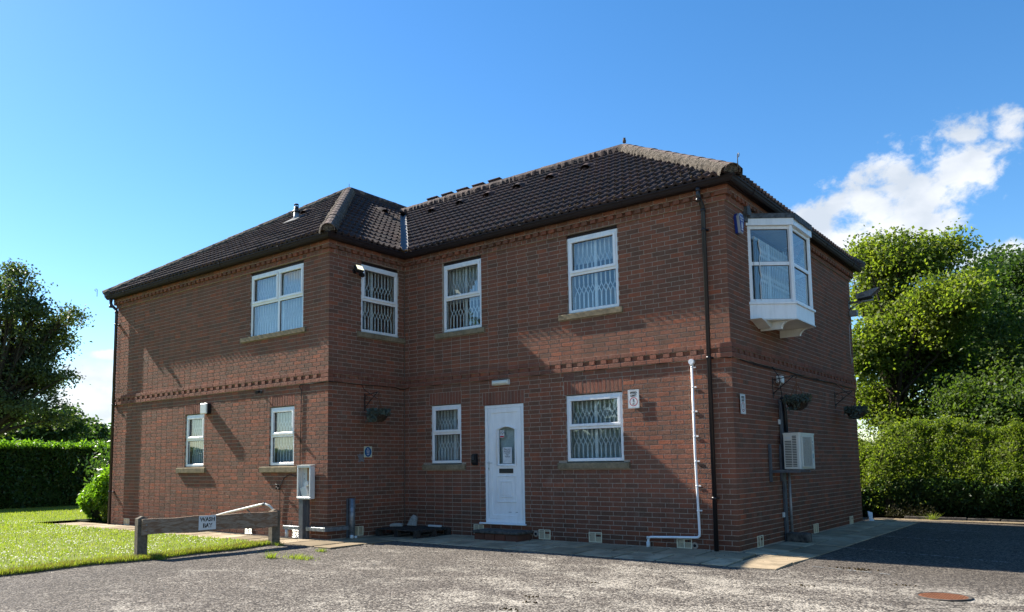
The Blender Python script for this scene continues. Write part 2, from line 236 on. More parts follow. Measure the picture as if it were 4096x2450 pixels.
# ------------------------------------------------------------------ mesh helpers
class MB:
    def __init__(s): s.v = []; s.f = []; s.sm = []
    def add(s, vs_, fs, smooth=False):
        o = len(s.v); s.v += [tuple(v) for v in vs_]; s.f += [tuple(i+o for i in f) for f in fs]; s.sm += [smooth]*len(fs); return s
    def box(s, x0, x1, y0, y1, z0, z1, b=0.0):
        if x1 < x0: x0, x1 = x1, x0
        if y1 < y0: y0, y1 = y1, y0
        if z1 < z0: z0, z1 = z1, z0
        if b <= 0:
            return s.add([(x0,y0,z0),(x1,y0,z0),(x1,y1,z0),(x0,y1,z0),(x0,y0,z1),(x1,y0,z1),(x1,y1,z1),(x0,y1,z1)],
                         [(0,3,2,1),(4,5,6,7),(0,1,5,4),(1,2,6,5),(2,3,7,6),(3,0,4,7)])
        b = min(b, (x1-x0)/2.01, (y1-y0)/2.01, (z1-z0)/2.01)
        vs_ = []; C = [(x0, x0+b, x1-b, x1), (y0, y0+b, y1-b, y1), (z0, z0+b, z1-b, z1)]
        idx = {}
        for sx in (0, 1):
            for sy in (0, 1):
                for sz in (0, 1):
                    for ax in range(3):
                        sgn = (sx, sy, sz); co = []
                        for a in range(3):
                            lo = C[a][0] if a == ax else C[a][1]; hi = C[a][3] if a == ax else C[a][2]
                            co.append(hi if sgn[a] else lo)
                        idx[(sx, sy, sz, ax)] = len(vs_); vs_.append(tuple(co))
        I = lambda a, b_, c, ax: idx[(a, b_, c, ax)]
        fs = [(I(0,0,0,2),I(0,1,0,2),I(1,1,0,2),I(1,0,0,2)),(I(0,0,1,2),I(1,0,1,2),I(1,1,1,2),I(0,1,1,2)),
              (I(0,0,0,1),I(1,0,0,1),I(1,0,1,1),I(0,0,1,1)),(I(0,1,0,1),I(0,1,1,1),I(1,1,1,1),I(1,1,0,1)),
              (I(0,0,0,0),I(0,0,1,0),I(0,1,1,0),I(0,1,0,0)),(I(1,0,0,0),I(1,1,0,0),I(1,1,1,0),I(1,0,1,0))]
        for a in (0, 1):
            for b_ in (0, 1):
                fs += [(I(0,a,b_,1),I(1,a,b_,1),I(1,a,b_,2),I(0,a,b_,2)),(I(a,0,b_,0),I(a,1,b_,0),I(a,1,b_,2),I(a,0,b_,2)),(I(a,b_,0,0),I(a,b_,1,0),I(a,b_,1,1),I(a,b_,0,1))]
                fs += [(I(0,a,b_,0),I(0,a,b_,1),I(0,a,b_,2)),(I(1,a,b_,0),I(1,a,b_,1),I(1,a,b_,2))]
        s.fix = True
        return s.add(vs_, fs)
    def obox(s, c, size, rot, b=0):
        t = MB(); t.box(-size[0]/2, size[0]/2, -size[1]/2, size[1]/2, -size[2]/2, size[2]/2, b)
        R = rot.to_matrix() if hasattr(rot, 'to_matrix') else rot
        s.fix = getattr(s, 'fix', False) or b > 0
        return s.add([tuple(Vector(c)+R @ Vector(v)) for v in t.v], t.f)
    def prism(s, pts, a, b, axis='y'):   # pts 2D polygon; extrude along axis from a to b
        n = len(pts)
        def mk(p, t): return {'y': (p[0], t, p[1]), 'x': (t, p[0], p[1]), 'z': (p[0], p[1], t)}[axis]
        s.fix = True
        return s.add([mk(p, a) for p in pts]+[mk(p, b) for p in pts], [tuple(range(n)), tuple(range(2*n-1, n-1, -1))]+[(i, (i+1) % n, n+(i+1) % n, n+i) for i in range(n)])
    def tube(s, path, r, n=8, cap=True, smooth=True):
        P = [Vector(p) for p in path]; R = r if isinstance(r, (list, tuple)) else [r]*len(P); rings = []
        up = Vector((0, 0, 1)); prev = None
        for i, p in enumerate(P):
            d = ((P[min(i+1, len(P)-1)]-p).normalized()+(p-P[max(i-1, 0)]).normalized())
            d = d.normalized() if d.length > 1e-6 else Vector((0, 0, 1))
            if prev is None: a = d.cross(up) if abs(d.dot(up)) < .95 else d.cross(Vector((1, 0, 0)))
            else: a = prev-d*prev.dot(d)
            a.normalize(); prev = a; b = d.cross(a)
            rings.append([p+(a*math.cos(2*math.pi*k/n)+b*math.sin(2*math.pi*k/n))*R[i] for k in range(n)])
        vs_ = [v for g in rings for v in g]; fs = [(i*n+k, i*n+(k+1) % n, (i+1)*n+(k+1) % n, (i+1)*n+k) for i in range(len(P)-1) for k in range(n)]
        s.add(vs_, fs, smooth); s.fix = True
        if cap:
            o = len(s.v)-len(vs_); s.f += [tuple(o+k for k in range(n-1, -1, -1)), tuple(o+(len(P)-1)*n+k for k in range(n))]; s.sm += [False]*2
        return s
    def lathe(s, prof, c=(0, 0, 0), n=16, smooth=True, a0=0, a1=2*math.pi):
        full = abs(a1-a0-2*math.pi) < 1e-6; k = n if full else n+1
        vs_ = [(c[0]+r*math.cos(a0+(a1-a0)*j/n), c[1]+r*math.sin(a0+(a1-a0)*j/n), c[2]+z) for r, z in prof for j in range(k)]
        fs = [(i*k+j, i*k+(j+1) % k, (i+1)*k+(j+1) % k, (i+1)*k+j) for i in range(len(prof)-1) for j in range(n)]
        s.fix = True
        return s.add(vs_, fs, smooth)
    def mesh(s, name, mat):
        me = bpy.data.meshes.new(name); me.from_pydata(s.v, [], s.f); me.materials.append(mat)
        if any(s.sm): me.polygons.foreach_set('use_smooth', s.sm)
        if getattr(s, 'fix', False):
            import bmesh
            b = bmesh.new(); b.from_mesh(me); bmesh.ops.recalc_face_normals(b, faces=b.faces); b.to_mesh(me); b.free()
        me.update(); return me
    def build(s, name, mat, parent=None, **k):
        o = bpy.data.objects.new(name, s.mesh(name, M[mat] if isinstance(mat, str) else mat)); COL.objects.link(o); o.parent = parent
        for a, b in k.items(): o[a] = b
        return o
def tag(o, label=None, cat=None, group=None, kind=None):
    if label: o['label'] = label
    if cat: o['category'] = cat
    if group: o['group'] = group
    if kind: o['kind'] = kind
    return o
def empty(name, mat=None, loc=(0, 0, 0), label=None, cat=None, group=None):
    o = bpy.data.objects.new(name, None); COL.objects.link(o); o.empty_display_size = .1
    mtx = (mat or Matrix.Identity(4)) @ Matrix.Translation(Vector(loc)); o.matrix_world = mtx
    return tag(o, label, cat, group)
def copy_tree(o, parent=None):
    c = o.copy(); COL.objects.link(c); c.parent = parent
    for ch in o.children: copy_tree(ch, c)
    return c
def npmesh(name, verts, nper, mat, parent=None, **k):
    """verts: (N*nper,3) array, one polygon per nper verts"""
    n = len(verts)//nper; me = bpy.data.meshes.new(name)
    me.vertices.add(len(verts)); me.vertices.foreach_set('co', np.asarray(verts, np.float32).ravel())
    me.loops.add(n*nper); me.loops.foreach_set('vertex_index', np.arange(n*nper, dtype=np.int32))
    me.polygons.add(n); me.polygons.foreach_set('loop_start', np.arange(n, dtype=np.int32)*nper)
    try: me.polygons.foreach_set('loop_total', np.full(n, nper, np.int32))
    except Exception: pass
    me.update(calc_edges=True); me.materials.append(M[mat])
    o = bpy.data.objects.new(name, me); COL.objects.link(o); o.parent = parent
    for a, b in k.items(): o[a] = b
    return o
FONT = {}
def text(s, size, loc, mat, parent, w=1.0, name='lettering', bold=.0, align='CENTER'):
    cu_ = bpy.data.curves.new('t', 'FONT'); cu_.body = s; cu_.size = size; cu_.align_x = align; cu_.align_y = 'CENTER'; cu_.offset = bold; cu_.resolution_u = 2
    t = bpy.data.objects.new('t', cu_); COL.objects.link(t); me = bpy.data.meshes.new_from_object(t); bpy.data.objects.remove(t); bpy.data.curves.remove(cu_)
    for v in me.vertices: v.co = (v.co.x*w, 0, v.co.y)
    me.materials.clear(); me.materials.append(M[mat]); me.name = name
    o = bpy.data.objects.new(name, me); COL.objects.link(o); o.parent = parent; o.location = loc; return o

# ------------------------------------------------------------------ site geometry
W, V, LY, MD = 6.767, 7.948, 7.118, 1.969
H = 73*.075
ident = Matrix.Identity(4)
FR = {'F': ident, 'L': Matrix.Translation((0, -MD, 0)),
      'R': Matrix.Rotation(math.pi/2, 4, 'Z'), 'M': Matrix.Translation((-W, 0, 0)) @ Matrix.Rotation(math.pi/2, 4, 'Z')}
# in every wall frame: x runs to the viewer's right, -y is outwards, z is up
def gz(x, y):
    t = min(1, max(0, (x+6.7)/1.1)); ye = -2.75*(1-t)-1.3*t
    s = min(1, max(0, (x+6.6)/7.1)); ze = -.012-.028*s
    d = math.hypot(max(0, x-.98), max(0, ye-y)); return ze-.014*min(d, 12)

# ---- ground sheets
def grid(name, xs, ys, zf, mat, keep=None, **k):
    vs_ = [(x, y, zf(x, y)) for y in ys for x in xs]; nx = len(xs); fs = []
    for j in range(len(ys)-1):
        for i in range(nx-1):
            if keep and not keep((xs[i]+xs[i+1])/2, (ys[j]+ys[j+1])/2): continue
            fs.append((j*nx+i, j*nx+i+1, (j+1)*nx+i+1, (j+1)*nx+i))
    b = MB(); b.add(vs_, fs, True); return b.build(name, mat, None, **k)
def fr(a, b, n): return [a+(b-a)*i/n for i in range(n+1)]
grid('ground', [-900, -300, -120, -60, -40, -20, 0, 20, 40, 120, 300, 900], [-900, -300, -120, -60, -30, 0, 30, 60, 120, 300, 900], lambda x, y: -.42, 'field', kind='structure')
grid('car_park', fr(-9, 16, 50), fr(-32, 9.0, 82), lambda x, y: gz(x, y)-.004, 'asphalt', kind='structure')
def lawn_edge(y): return -6.95-.06*math.sin(y*1.7)-.05*math.sin(y*4.1+1)+(.05*(y+3))
lx = fr(0, 1, 60)
vs_ = []; ny = 70
for j in range(ny+1):
    y = -30+ (27.12)*j/ny
    for t in lx:
        x = lawn_edge(y)*(1-t)+(-60)*t; vs_.append((x, y, gz(max(x, -30), y)+.018+(0 if t > 0 else -.035)))
b = MB(); nn = len(lx); b.add(vs_, [(j*nn+i+1, j*nn+i, (j+1)*nn+i, (j+1)*nn+i+1) for j in range(ny) for i in range(nn-1)], True)
b.build('lawn', 'lawn', None, kind='structure')
grid('lawn', fr(-60, -16.9, 24), fr(-2.88, 30, 20), lambda x, y: .004, 'lawn', kind='structure')
grid('flower_bed', fr(-16.9, -14.85, 8), fr(-1.95, 12, 10), lambda x, y: .002+.03*math.sin(x*9+y*3)**2, 'core', kind='structure')
grid('verge', fr(-14, 16, 30), fr(9.0, 40, 20), lambda x, y: .0+.03*math.sin(x*3+y), 'core', kind='structure')

# ---- paving: bedding sheet with a slab object for each slab
pv = empty('pavement'); tag(pv, kind='structure')
b = MB()
b.add([(-16.3, -2.80, -.035), (-6.3, -2.80, -.045), (-5.72, -2.80, -.05), (-5.66, -1.34, -.05), (1.0, -1.36, -.06), (1.0, 7.6, -.06), (-7.5, 7.6, -.04), (-7.5, -1.0, -.04), (-15.0, -1.5, -.03), (-16.3, -1.6, -.03)], [tuple(range(10))[::-1]])
b.f = [tuple(range(10))]; b.fix = True; b.build('bedding', 'joint', pv)
def slab(x0, x1, y0, y1, cut=None):
    pts = cut or [(x0, y0), (x1, y0), (x1, y1), (x0, y1)]
    cx = sum(p[0] for p in pts)/len(pts); cy = sum(p[1] for p in pts)/len(pts)
    j = random.uniform(-.003, .003); tl = [random.uniform(-.004, .004) for _ in pts]
    zt = [slabz(p[0], p[1])+j+t for p, t in zip(pts, tl)]; n = len(pts)
    s = lambda p, g: (p[0]+(cx-p[0])*(g+.035), p[1]+(cy-p[1])*(g+.035))
    vs_ = [(*s(p, .02), z-.05) for p, z in zip(pts, zt)]+[(*s(p, .012), z-.006) for p, z in zip(pts, zt)]+[(*s(p, .03), z) for p, z in zip(pts, zt)]
    q = MB(); q.add(vs_, [tuple(range(2*n, 3*n))]+[(i, (i+1) % n, n+(i+1) % n, n+i) for i in range(n)]+[(n+i, n+(i+1) % n, 2*n+(i+1) % n, 2*n+i) for i in range(n)]); q.fix = True
    q.build('paving_slab', 'slab', pv)
def slabz(x, y):
    s = min(1, max(0, (x+6.6)/7.1)); e = -.008-.026*s
    d = max(0, x)/.98 if x > 0 and y > -.3 else max(0, -y)/1.3 if x > -5.7 else .6
    return e*min(1, d)
x = -5.66
for j, (ya, yb) in enumerate([(-.68, -.03), (-1.34, -.69)]):
    x = -5.66-(.3 if j else 0)
    x = -5.66
    first = .35 if j else .66
    while x < .28:
        x2 = x+(first if x == -5.66 else .66); x2 = min(x2, .33) if x2 > .2 else x2
        slab(x+.006, x2-.006, ya, yb); x = x2
for k, (ya, yb) in enumerate([(-1.36, -.68), (-.67, .05)]): slab(.34, .99, ya, yb)
y = .06
while y < 7.5:
    y2 = y+.66; slab(.04, .50, y+.006, y2-.006); slab(.51, .98, y-.2+.006, y2-.2-.006) if y > .3 else slab(.51, .98, y+.006, y2-.206); y = y2
# strip along the wing, widening into two rows at its corner
x = -16.1
while x < -6.9:
    slab(x+.005, x+.605, -2.80 if x > -14.5 else -2.76, -2.04); x += .61
xe = x
for (xa, xb) in [(xe, -6.70), (-6.69, -6.16), (-6.15, -5.70)]:
    slab(xa+.005, xb, -2.80, -2.04)
for ya, yb in [(-2.03, -1.36), (-1.35, -.70), (-.69, -.03)]:
    slab(-6.73, -6.21, ya, yb); slab(-6.20, -5.69, ya, yb)

# ------------------------------------------------------------------ the brick house
house = empty('brick_house', label='two-storey red brick building with hipped tiled roof and white windows', cat='building')
WINU = (3.87, 5.19); WINL = (1.335, 2.45)
OPEN = {  # u0,u1,z0,z1 real holes
 'F': [(-5.72, -4.76, 3.86, 5.25), (-2.845, -1.855, 3.86, 5.25), (-6.05, -5.283, 1.30, 2.46), (-2.932, -1.846, 1.30, 2.46), (-4.722, -3.828, .225, 2.40)],
 'L': [(-9.215, -7.52, 3.86, 5.25), (-11.515, -10.785, 1.30, 2.46), (-8.50, -7.745, 1.30, 2.46)],
 'M': [(-1.168, -.165, 3.86, 5.25)], 'R': [(.96, 2.62, 3.60, 5.10)]}
CUTS = {  # rectangles where bricks are left out but the wall goes on (sills, arches, vents)
 'F': [(-5.91, -4.67, 3.755, 3.862), (-3.02, -1.778, 3.755, 3.862), (-6.253, -5.173, 1.21, 1.325), (-3.094, -1.735, 1.21, 1.325),
       (-6.09, -5.27, 2.46, 2.70), (-4.76, -3.80, 2.385, 2.625), (-2.97, -1.825, 2.46, 2.70), (-2.955, -2.745, 2.70, 2.845)],
 'L': [(-9.48, -7.418, 3.83, 3.94), (-11.79, -10.684, 1.20, 1.32), (-8.763, -7.63, 1.20, 1.32), (-11.57, -10.76, 2.46, 2.70), (-8.57, -7.72, 2.46, 2.70), (-7.515, -7.30, 2.70, 2.845), (-9.03, -8.68, 2.70, 2.845)],
 'M': [(-1.28, 0.0, 3.755, 3.862)], 'R': []}
EXT = {'F': (-W, 0), 'L': (-W-V, -W), 'M': (-MD, 0), 'R': (0, LY)}
def subtract(r, h):
    u0, u1, z0, z1 = r; a0, a1, c0, c1 = h
    if a1 <= u0+1e-4 or a0 >= u1-1e-4 or c1 <= z0+.004 or c0 >= z1-.004: return [r]
    out = []
    if c0 > z0+.02: out.append((max(u0, a0) if 0 else u0, u1, z0, c0-.004))
    if c1 < z1-.02: out.append((u0, u1, c1+.004, z1))
    zz0, zz1 = (max(z0, c0) if c0 > z0+.02 else z0), (min(z1, c1) if c1 < z1-.02 else z1)
    if a0 > u0+.02: out.append((u0, a0-.004, zz0, zz1))
    if a1 < u1-.02: out.append((a1+.004, u1, zz0, zz1))
    return out
bricks = []   # (wall, u0,u1,z0,z1, proj, soldier)
def proj_of(c):
    return {38: .026, 40: .026, 70: .030, 71: .030, 72: .078}.get(c, 0.0)
for wl, (a, e) in EXT.items():
    for c in range(73):
        pr = proj_of(c); even = c % 2 == 0; z0, z1 = c*.075+.005, c*.075+.070
        # ends: convex corners take turns, concave corners butt
        if wl == 'F': s0 = a+.006+pr; s1 = pr if even else -.1125
        if wl == 'L': s0 = a-pr; s1 = a+V+pr if even else e-.1125
        if wl == 'M': s0 = a+.1125 if even else a-pr; s1 = -.006
        if wl == 'R': s0 = .1125 if even else -pr; s1 = e+pr
        segs = []
        if wl in 'FL':   # lay from the right corner leftwards
            p = s1; first = True
            while p > s0+.01:
                L = (.220 if even else .215)+ (pr if first and even else 0); q = p-L+.0
                if q-s0 < .035: q = s0
                segs.append((max(q, s0), p)); p = q-.010; first = False
        else:
            p = s0; first = True
            while p < s1-.01:
                L = .215+(pr if first and not even else 0); q = p+L
                if s1-q < .035: q = s1
                segs.append((p, min(q, s1))); p = q+.010; first = False
        if c == 39 or c == 70 or c == 71:
            per, hw = (.225, .108) if c == 39 else (.1125, .1025) if c == 70 else (.168, .104)
            prj = {39: .026, 70: .030, 71: .076}[c]
            lo, hi = a, e
            if wl == 'F': lo, hi = a+prj+.01, prj
            if wl == 'L': lo, hi = a-prj, e+prj
            if wl == 'M': lo, hi = a+.12, -.01
            if wl == 'R': lo, hi = .12, e+prj
            p = hi
            k = 0
            while p > lo+.02:
                ln = .21 if (k == 0 and wl in 'FL') else hw
                q = max(p-ln, lo)
                bricks.append((wl, q, p, z0, z1, prj, 0))
                p = q-(per-hw); k += 1
            if c == 39: segs2 = segs
            if c == 39:
                for s in segs: bricks.append((wl, s[0], s[1], z0, z1, 0.0, 0))
            if c == 71:
                for s in segs: bricks.append((wl, s[0], s[1], z0, z1, .026, 0))
            continue
        for s in segs:
            rs = [(s[0], s[1], z0, z1)]
            if c < 70 or True:
                for h in OPEN[wl]+CUTS[wl]:
                    rs = [x_ for r_ in rs for x_ in subtract(r_, h)]
            for r_ in rs:
                if r_[1]-r_[0] > .015: bricks.append((wl, *r_, pr+random.uniform(-.0012, .0012), 0))
# soldier arches
for wl, u0_, u1_, z0, z1 in [('F', -6.085, -5.275, 2.468, 2.695), ('F', -4.755, -3.805, 2.39, 2.62), ('F', -2.965, -1.83, 2.468, 2.695), ('L', -11.565, -10.765, 2.468, 2.695), ('L', -8.565, -7.725, 2.468, 2.695)]:
    n = round((u1_-u0_)/.075); d = (u1_-u0_)/n
    for i in range(n): bricks.append((wl, u0_+i*d+.005, u0_+(i+1)*d-.005, z0, z1, random.uniform(-.001, .002), 1))
def toworld(wl, u, d, z): return FR[wl] @ Vector((u, -d, z))
NRM = {'F': Vector((0, -1, 0)), 'L': Vector((0, -1, 0)), 'M': Vector((1, 0, 0)), 'R': Vector((1, 0, 0))}
def score(bk):
    wl, u0_, u1_, z0, z1, pr, so_ = bk; c = toworld(wl, (u0_+u1_)/2, pr, (z0+z1)/2); d = CAM-c
    if -.42 < c.x < -.25 and wl == 'F': return 0
    return (u1_-u0_)*(z1-z0)*abs(d.normalized().dot(NRM[wl]))/d.length_squared
order = sorted(range(len(bricks)), key=lambda i: -score(bricks[i])); top = set(order[:300])
def brick_geo(hu, hz, pr):
    b_ = .0035; y0, y1 = -pr, .1
    r = lambda: random.uniform(-.0012, .0012)
    f_ = [(-hu+b_, y0, -hz+b_), (hu-b_, y0, -hz+b_), (hu-b_, y0, hz-b_), (-hu+b_, y0, hz-b_)]
    g_ = [(-hu+r(), y0+b_, -hz+r()), (hu+r(), y0+b_, -hz+r()), (hu+r(), y0+b_, hz+r()), (-hu+r(), y0+b_, hz+r())]
    k_ = [(-hu, y1, -hz), (hu, y1, -hz), (hu, y1, hz), (-hu, y1, hz)]
    return f_+g_+k_, [(0, 1, 2, 3)]+[(4+i, 4+(i+1) % 4, (i+1) % 4, i) for i in range(4)]+[(8+i, 8+(i+1) % 4, 4+(i+1) % 4, 4+i) for i in range(4)]
joined = {'brick': MB(), 'soldier': MB()}; cache = {}
for i, bk in enumerate(bricks):
    wl, u0_, u1_, z0, z1, pr, so_ = bk; mt = 'soldier' if (so_ or (z0 > 2.84 and z0 < 3.06 and pr > 0)) else 'brick'
    c = FR[wl] @ Vector(((u0_+u1_)/2, 0, (z0+z1)/2)); hu, hz = (u1_-u0_)/2, (z1-z0)/2
    if i in top:
        key = (mt, round(hu, 3), round(hz, 3), round(pr, 3))
        if key not in cache:
            q = MB(); q.add(*brick_geo(hu, hz, pr)); cache[key] = q.mesh('brick', M[mt])
        o = bpy.data.objects.new('brick', cache[key]); COL.objects.link(o); o.parent = house; o.location = c
        if wl in 'RM': o.rotation_euler = (0, 0, math.pi/2)
    else:
        vs_, fs = brick_geo(hu, hz, pr)
        if wl in 'RM': vs_ = [(c.x-y_, c.y+x_, c.z+z_) for x_, y_, z_ in vs_]
        else: vs_ = [(c.x+x_, c.y+y_, c.z+z_) for x_, y_, z_ in vs_]
        joined[mt].add(vs_, fs)
joined['brick'].build('brickwork', 'brick', house, kind='stuff'); joined['soldier'].build('red_brickwork', 'soldier', house, kind='stuff')

def wall_mesh(wl):
    a, e = EXT[wl]; ops = [(u0_-.004, u1_+.004, z0-.004, z1+.004) for u0_, u1_, z0, z1 in OPEN[wl]]
    D0, D1 = .006, .26
    if wl == 'F': a_, e_ = a+.0, e-D0
    if wl == 'L': a_, e_ = a+D0, e-D0
    if wl == 'M': a_, e_ = a+D0, 0.0
    if wl == 'R': a_, e_ = a+D0, e-D0
    us = sorted({a_, e_, *[v for o in ops for v in o[:2]]}); zs = sorted({-.3, H, *[v for o in ops for v in o[2:]]})
    q = MB()
    for i in range(len(us)-1):
        for j in range(len(zs)-1):
            cu_, cz_ = (us[i]+us[i+1])/2, (zs[j]+zs[j+1])/2
            if any(o[0] < cu_ < o[1] and o[2] < cz_ < o[3] for o in ops): continue
            for y_, rev in ((D0, 0), (D1, 1)):
                f_ = [(us[i], y_, zs[j]), (us[i+1], y_, zs[j]), (us[i+1], y_, zs[j+1]), (us[i], y_, zs[j+1])]
                q.add(f_, [(0, 1, 2, 3) if not rev else (3, 2, 1, 0)])
    for o in ops:
        u0_, u1_, z0, z1 = o
        for p1, p2 in (((u0_, z0), (u1_, z0)), ((u1_, z0), (u1_, z1)), ((u1_, z1), (u0_, z1)), ((u0_, z1), (u0_, z0))):
            q.add([(p1[0], D0, p1[1]), (p2[0], D0, p2[1]), (p2[0], D1, p2[1]), (p1[0], D1, p1[1])], [(0, 3, 2, 1)])
    # mortar behind projecting courses
    for (z0, z1, pr) in ((2.848, 2.926, .018), (2.999, 3.0755, .018), (5.248, 5.327, .024), (5.398, 5.476, .072)):
        ua = a+(pr+.003 if wl == 'F' else .05 if wl == 'M' else 0)-(pr if wl == 'L' else 0); ub = e+(pr if wl in 'L' else 0)
        if wl == 'F': ub = pr
        if wl == 'M': ub = -.004
        if wl == 'R': ua, ub = .05, e+pr
        q.box(ua, ub, -pr+(.0 if z0 < 2.9 else 0), .004, z0+.001, z1-.001)
    if True:
        q2 = MB()
    o = q.build({'F': 'front_wall', 'L': 'wing_wall', 'M': 'return_wall', 'R': 'side_wall'}[wl], 'mortar', house); o.matrix_world = FR[wl]; return o
walls = {k: wall_mesh(k) for k in EXT}
# string course dentil recesses must stay open: handled by bricks standing proud of the strip
b = MB(); b.box(-W-V+.006, -W-V+.2, -MD+.27, 9, -.3, H); b.box(-W-V, 0, LY-.2, LY, -.3, H) if 0 else None
b.box(-W+.3, -.01, LY-.25, LY-.006, -.3, H); b.build('rear_wall', 'brick', house)
b = MB(); b.box(-W-V+.25, -.27, .27, LY-.27, 2.66, 2.82); b.box(-W-V+.25, -W-.27, -MD+.27, .27, 2.66, 2.82); b.box(-W-V+.25, -.27, .27, LY-.27, -.1, .0); b.box(-W-V+.25, -W-.27, -MD+.27, .27, -.1, 0); b.box(-W-V+.25, -.27, .27, LY-.27, 5.36, 5.42); b.box(-W-V+.25, -W-.27, -MD+.27, .27, 5.36, 5.42); b.build('floor', 'interior', house)
b = MB(); b.box(-W-V+.3, -.3, 3.0, 3.1, 0, 5.36); b.box(-3.4, -3.3, .28, 3.0, 0, 5.36); b.box(-W-.1, -W, .3, 3, 0, 5.36); b.box(-10.2, -10.1, -MD+.3, 3, 0, 5.36); b.build('partition', 'interior', house)

# ---- windows
def bar(q, u0_, u1_, z0, z1, y0, y1, b_=.006): q.box(u0_, u1_, y0, y1, z0, z1, b_)
def frame_rect(q, u0_, u1_, z0, z1, t, y0, y1, b_=.006):
    bar(q, u0_, u1_, z1-t, z1, y0, y1, b_); bar(q, u0_, u1_, z0, z0+t, y0, y1, b_)
    bar(q, u0_, u0_+t, z0+t-.001, z1-t+.001, y0+.0005, y1, b_); bar(q, u1_-t, u1_, z0+t-.001, z1-t+.001, y0+.0005, y1, b_)
def grille_mesh(u0_, u1_, z0, z1, bands, post=None, step=.085):
    q = MB(); y0 = .155; n = max(2, round((u1_-u0_)/step)); d = (u1_-u0_)/n
    for i in range(n+1):
        u = u0_+i*d; zz = [z0]+[v for bz in bands for v in (bz-.10, bz+.10)]+[z1]
        for j in range(0, len(zz), 2): q.box(u-.012, u+.012, y0, y0+.012, zz[j], zz[j+1])
        if i < n:
            for bz in bands:   # crossing lattice arms with a gentle S
                for sg in (1, -1):
                    pts = [(u, bz-.10*sg), (u+.012, bz-.055*sg), (u+d/2, bz), (u+d-.012, bz+.055*sg), (u+d, bz+.10*sg)]
                    q.tube([(p[0], y0+.006+.004*sg, p[1]) for p in pts], .009, 4, False, False)
    if post: q.box(post-.028, post+.028, y0-.006, y0+.02, z0, z1, .004)
    return q
def blinds_mesh(u0_, u1_, z0, z1, step=.089, ang=.5, gap=None, y=.215):
    q = MB(); u = u0_
    while u < u1_:
        a_ = ang+random.uniform(-.08, .08); hw = .044
        if not (gap and gap(u)):
            c_, s_ = math.cos(a_)*hw, math.sin(a_)*hw
            q.add([(u-c_, y-s_, z0), (u, y+.006, z0), (u+c_, y+s_, z0), (u-c_, y-s_, z1), (u, y+.006, z1), (u+c_, y+s_, z1)], [(0, 1, 4, 3), (1, 2, 5, 4)])
        u += step
    q.box(u0_, u1_, y-.02, y+.02, z1-.01, z1+.03); return q
M['greyblind'] = plain('grey net curtain', (.50, .54, .53), .9, .1, 0, .2)
def window(wl, u0_, u1_, z0, z1, tr, mull=None, blind=dict(ang=.5), post=None, drop=None, sash='upper'):
    wd = empty('window', FR[wl], ((u0_+u1_)/2, 0, z0)); c = (u0_+u1_)/2; wd.parent = house
    q = MB(); y0, y1 = .028, .098; U0, U1, Z1, T = u0_-c, u1_-c, z1-z0, tr-z0
    frame_rect(q, U0, U1, 0, Z1, .055, y0, y1)
    bar(q, U0+.05, U1-.05, T-.030, T+.030, y0+.004, y1)
    cols = [(U0+.055, U1-.055)] if mull is None else [(U0+.055, mull-c-.03), (mull-c+.03, U1-.055)]
    if mull is not None:
        bar(q, mull-c-.03, mull-c+.03, .05, T-.03, y0+.006, y1); bar(q, mull-c-.03, mull-c+.03, T+.03, Z1-.05, y0+.006, y1)
    for a_, e_ in cols:   # opening light stands proud of the frame
        frame_rect(q, a_-.012, e_+.012, T+.012, Z1-.045, .05, y0-.016, y0+.03)
    q.build('frame', 'upvc', wd)
    for k, (a_, e_) in enumerate(cols):
        for (za, zb) in ((.055, T-.03), (T+.062, Z1-.095)):
            ua, ub = (a_, e_) if za < .1 else (a_+.038, e_-.038)
            g = MB(); g.box(ua, ub, .060, .0635, za, zb); g.build('pane', 'glass', wd)
            r_ = MB(); frame_rect(r_, ua-.001, ub+.001, za-.001, zb+.001, .007, .050, .062, 0); r_.build('gasket', 'rubber', wd)
    bands = [.055+(T-.085)*.60, T+.03+(Z1-T)*.36]
    grille_mesh(U0+.06, U1-.06, .05, Z1-.06, bands, (post-c) if post is not None else None).build('security_grille', 'grille', wd)
    zb0 = .03 if not drop else drop-z0
    blinds_mesh(U0+.03, U1-.03, zb0, Z1-.05, **blind).build('blind', 'blind' if z0 > 3 else 'greyblind', wd)
    wd.parent = house
    return wd
def sillstone(wl, u0_, u1_, z0, z1, out=.040):
    q = MB(); q.prism([(-out, z0), (.055, z0), (.055, z1+.004), (-out+.006, z1-.008), (-out, z1-.016)], u0_, u1_, 'x')
    q.v = [(x_, y_, z_) for x_, y_, z_ in q.v]; o = q.build('sill', 'sill', house); o.matrix_world = FR[wl]
window('F', -5.72, -4.76, *WINU, 4.51, post=-5.25, drop=4.45, blind=dict(ang=.5))
window('F', -2.845, -1.855, *WINU, 4.545, post=-2.36, drop=4.75, blind=dict(ang=.45))
window('M', -1.168, -.165, *WINU, 4.51, post=-.76, drop=4.85, blind=dict(ang=1.2, step=.18))
window('F', -6.05, -5.283, *WINL, 1.915, post=-5.56)
window('F', -2.932, -1.846, *WINL, 1.905, post=-2.43)
window('L', -9.215, -7.52, *WINU, 4.58, mull=-8.31, post=-8.31)
window('L', -11.515, -10.785, *WINL, 1.915)
window('L', -8.50, -7.745, *WINL, 1.905)
for a_ in [('F', -5.91, -4.67, 3.76, 3.86), ('F', -3.02, -1.778, 3.76, 3.86), ('F', -6.253, -5.173, 1.215, 1.32), ('F', -3.094, -1.735, 1.215, 1.32),
           ('L', -9.48, -7.418, 3.835, 3.935), ('L', -11.79, -10.684, 1.205, 1.315), ('L', -8.763, -7.63, 1.205, 1.315)]: sillstone(*a_)
sillstone('M', -1.28, -.012, 3.757, 3.862)
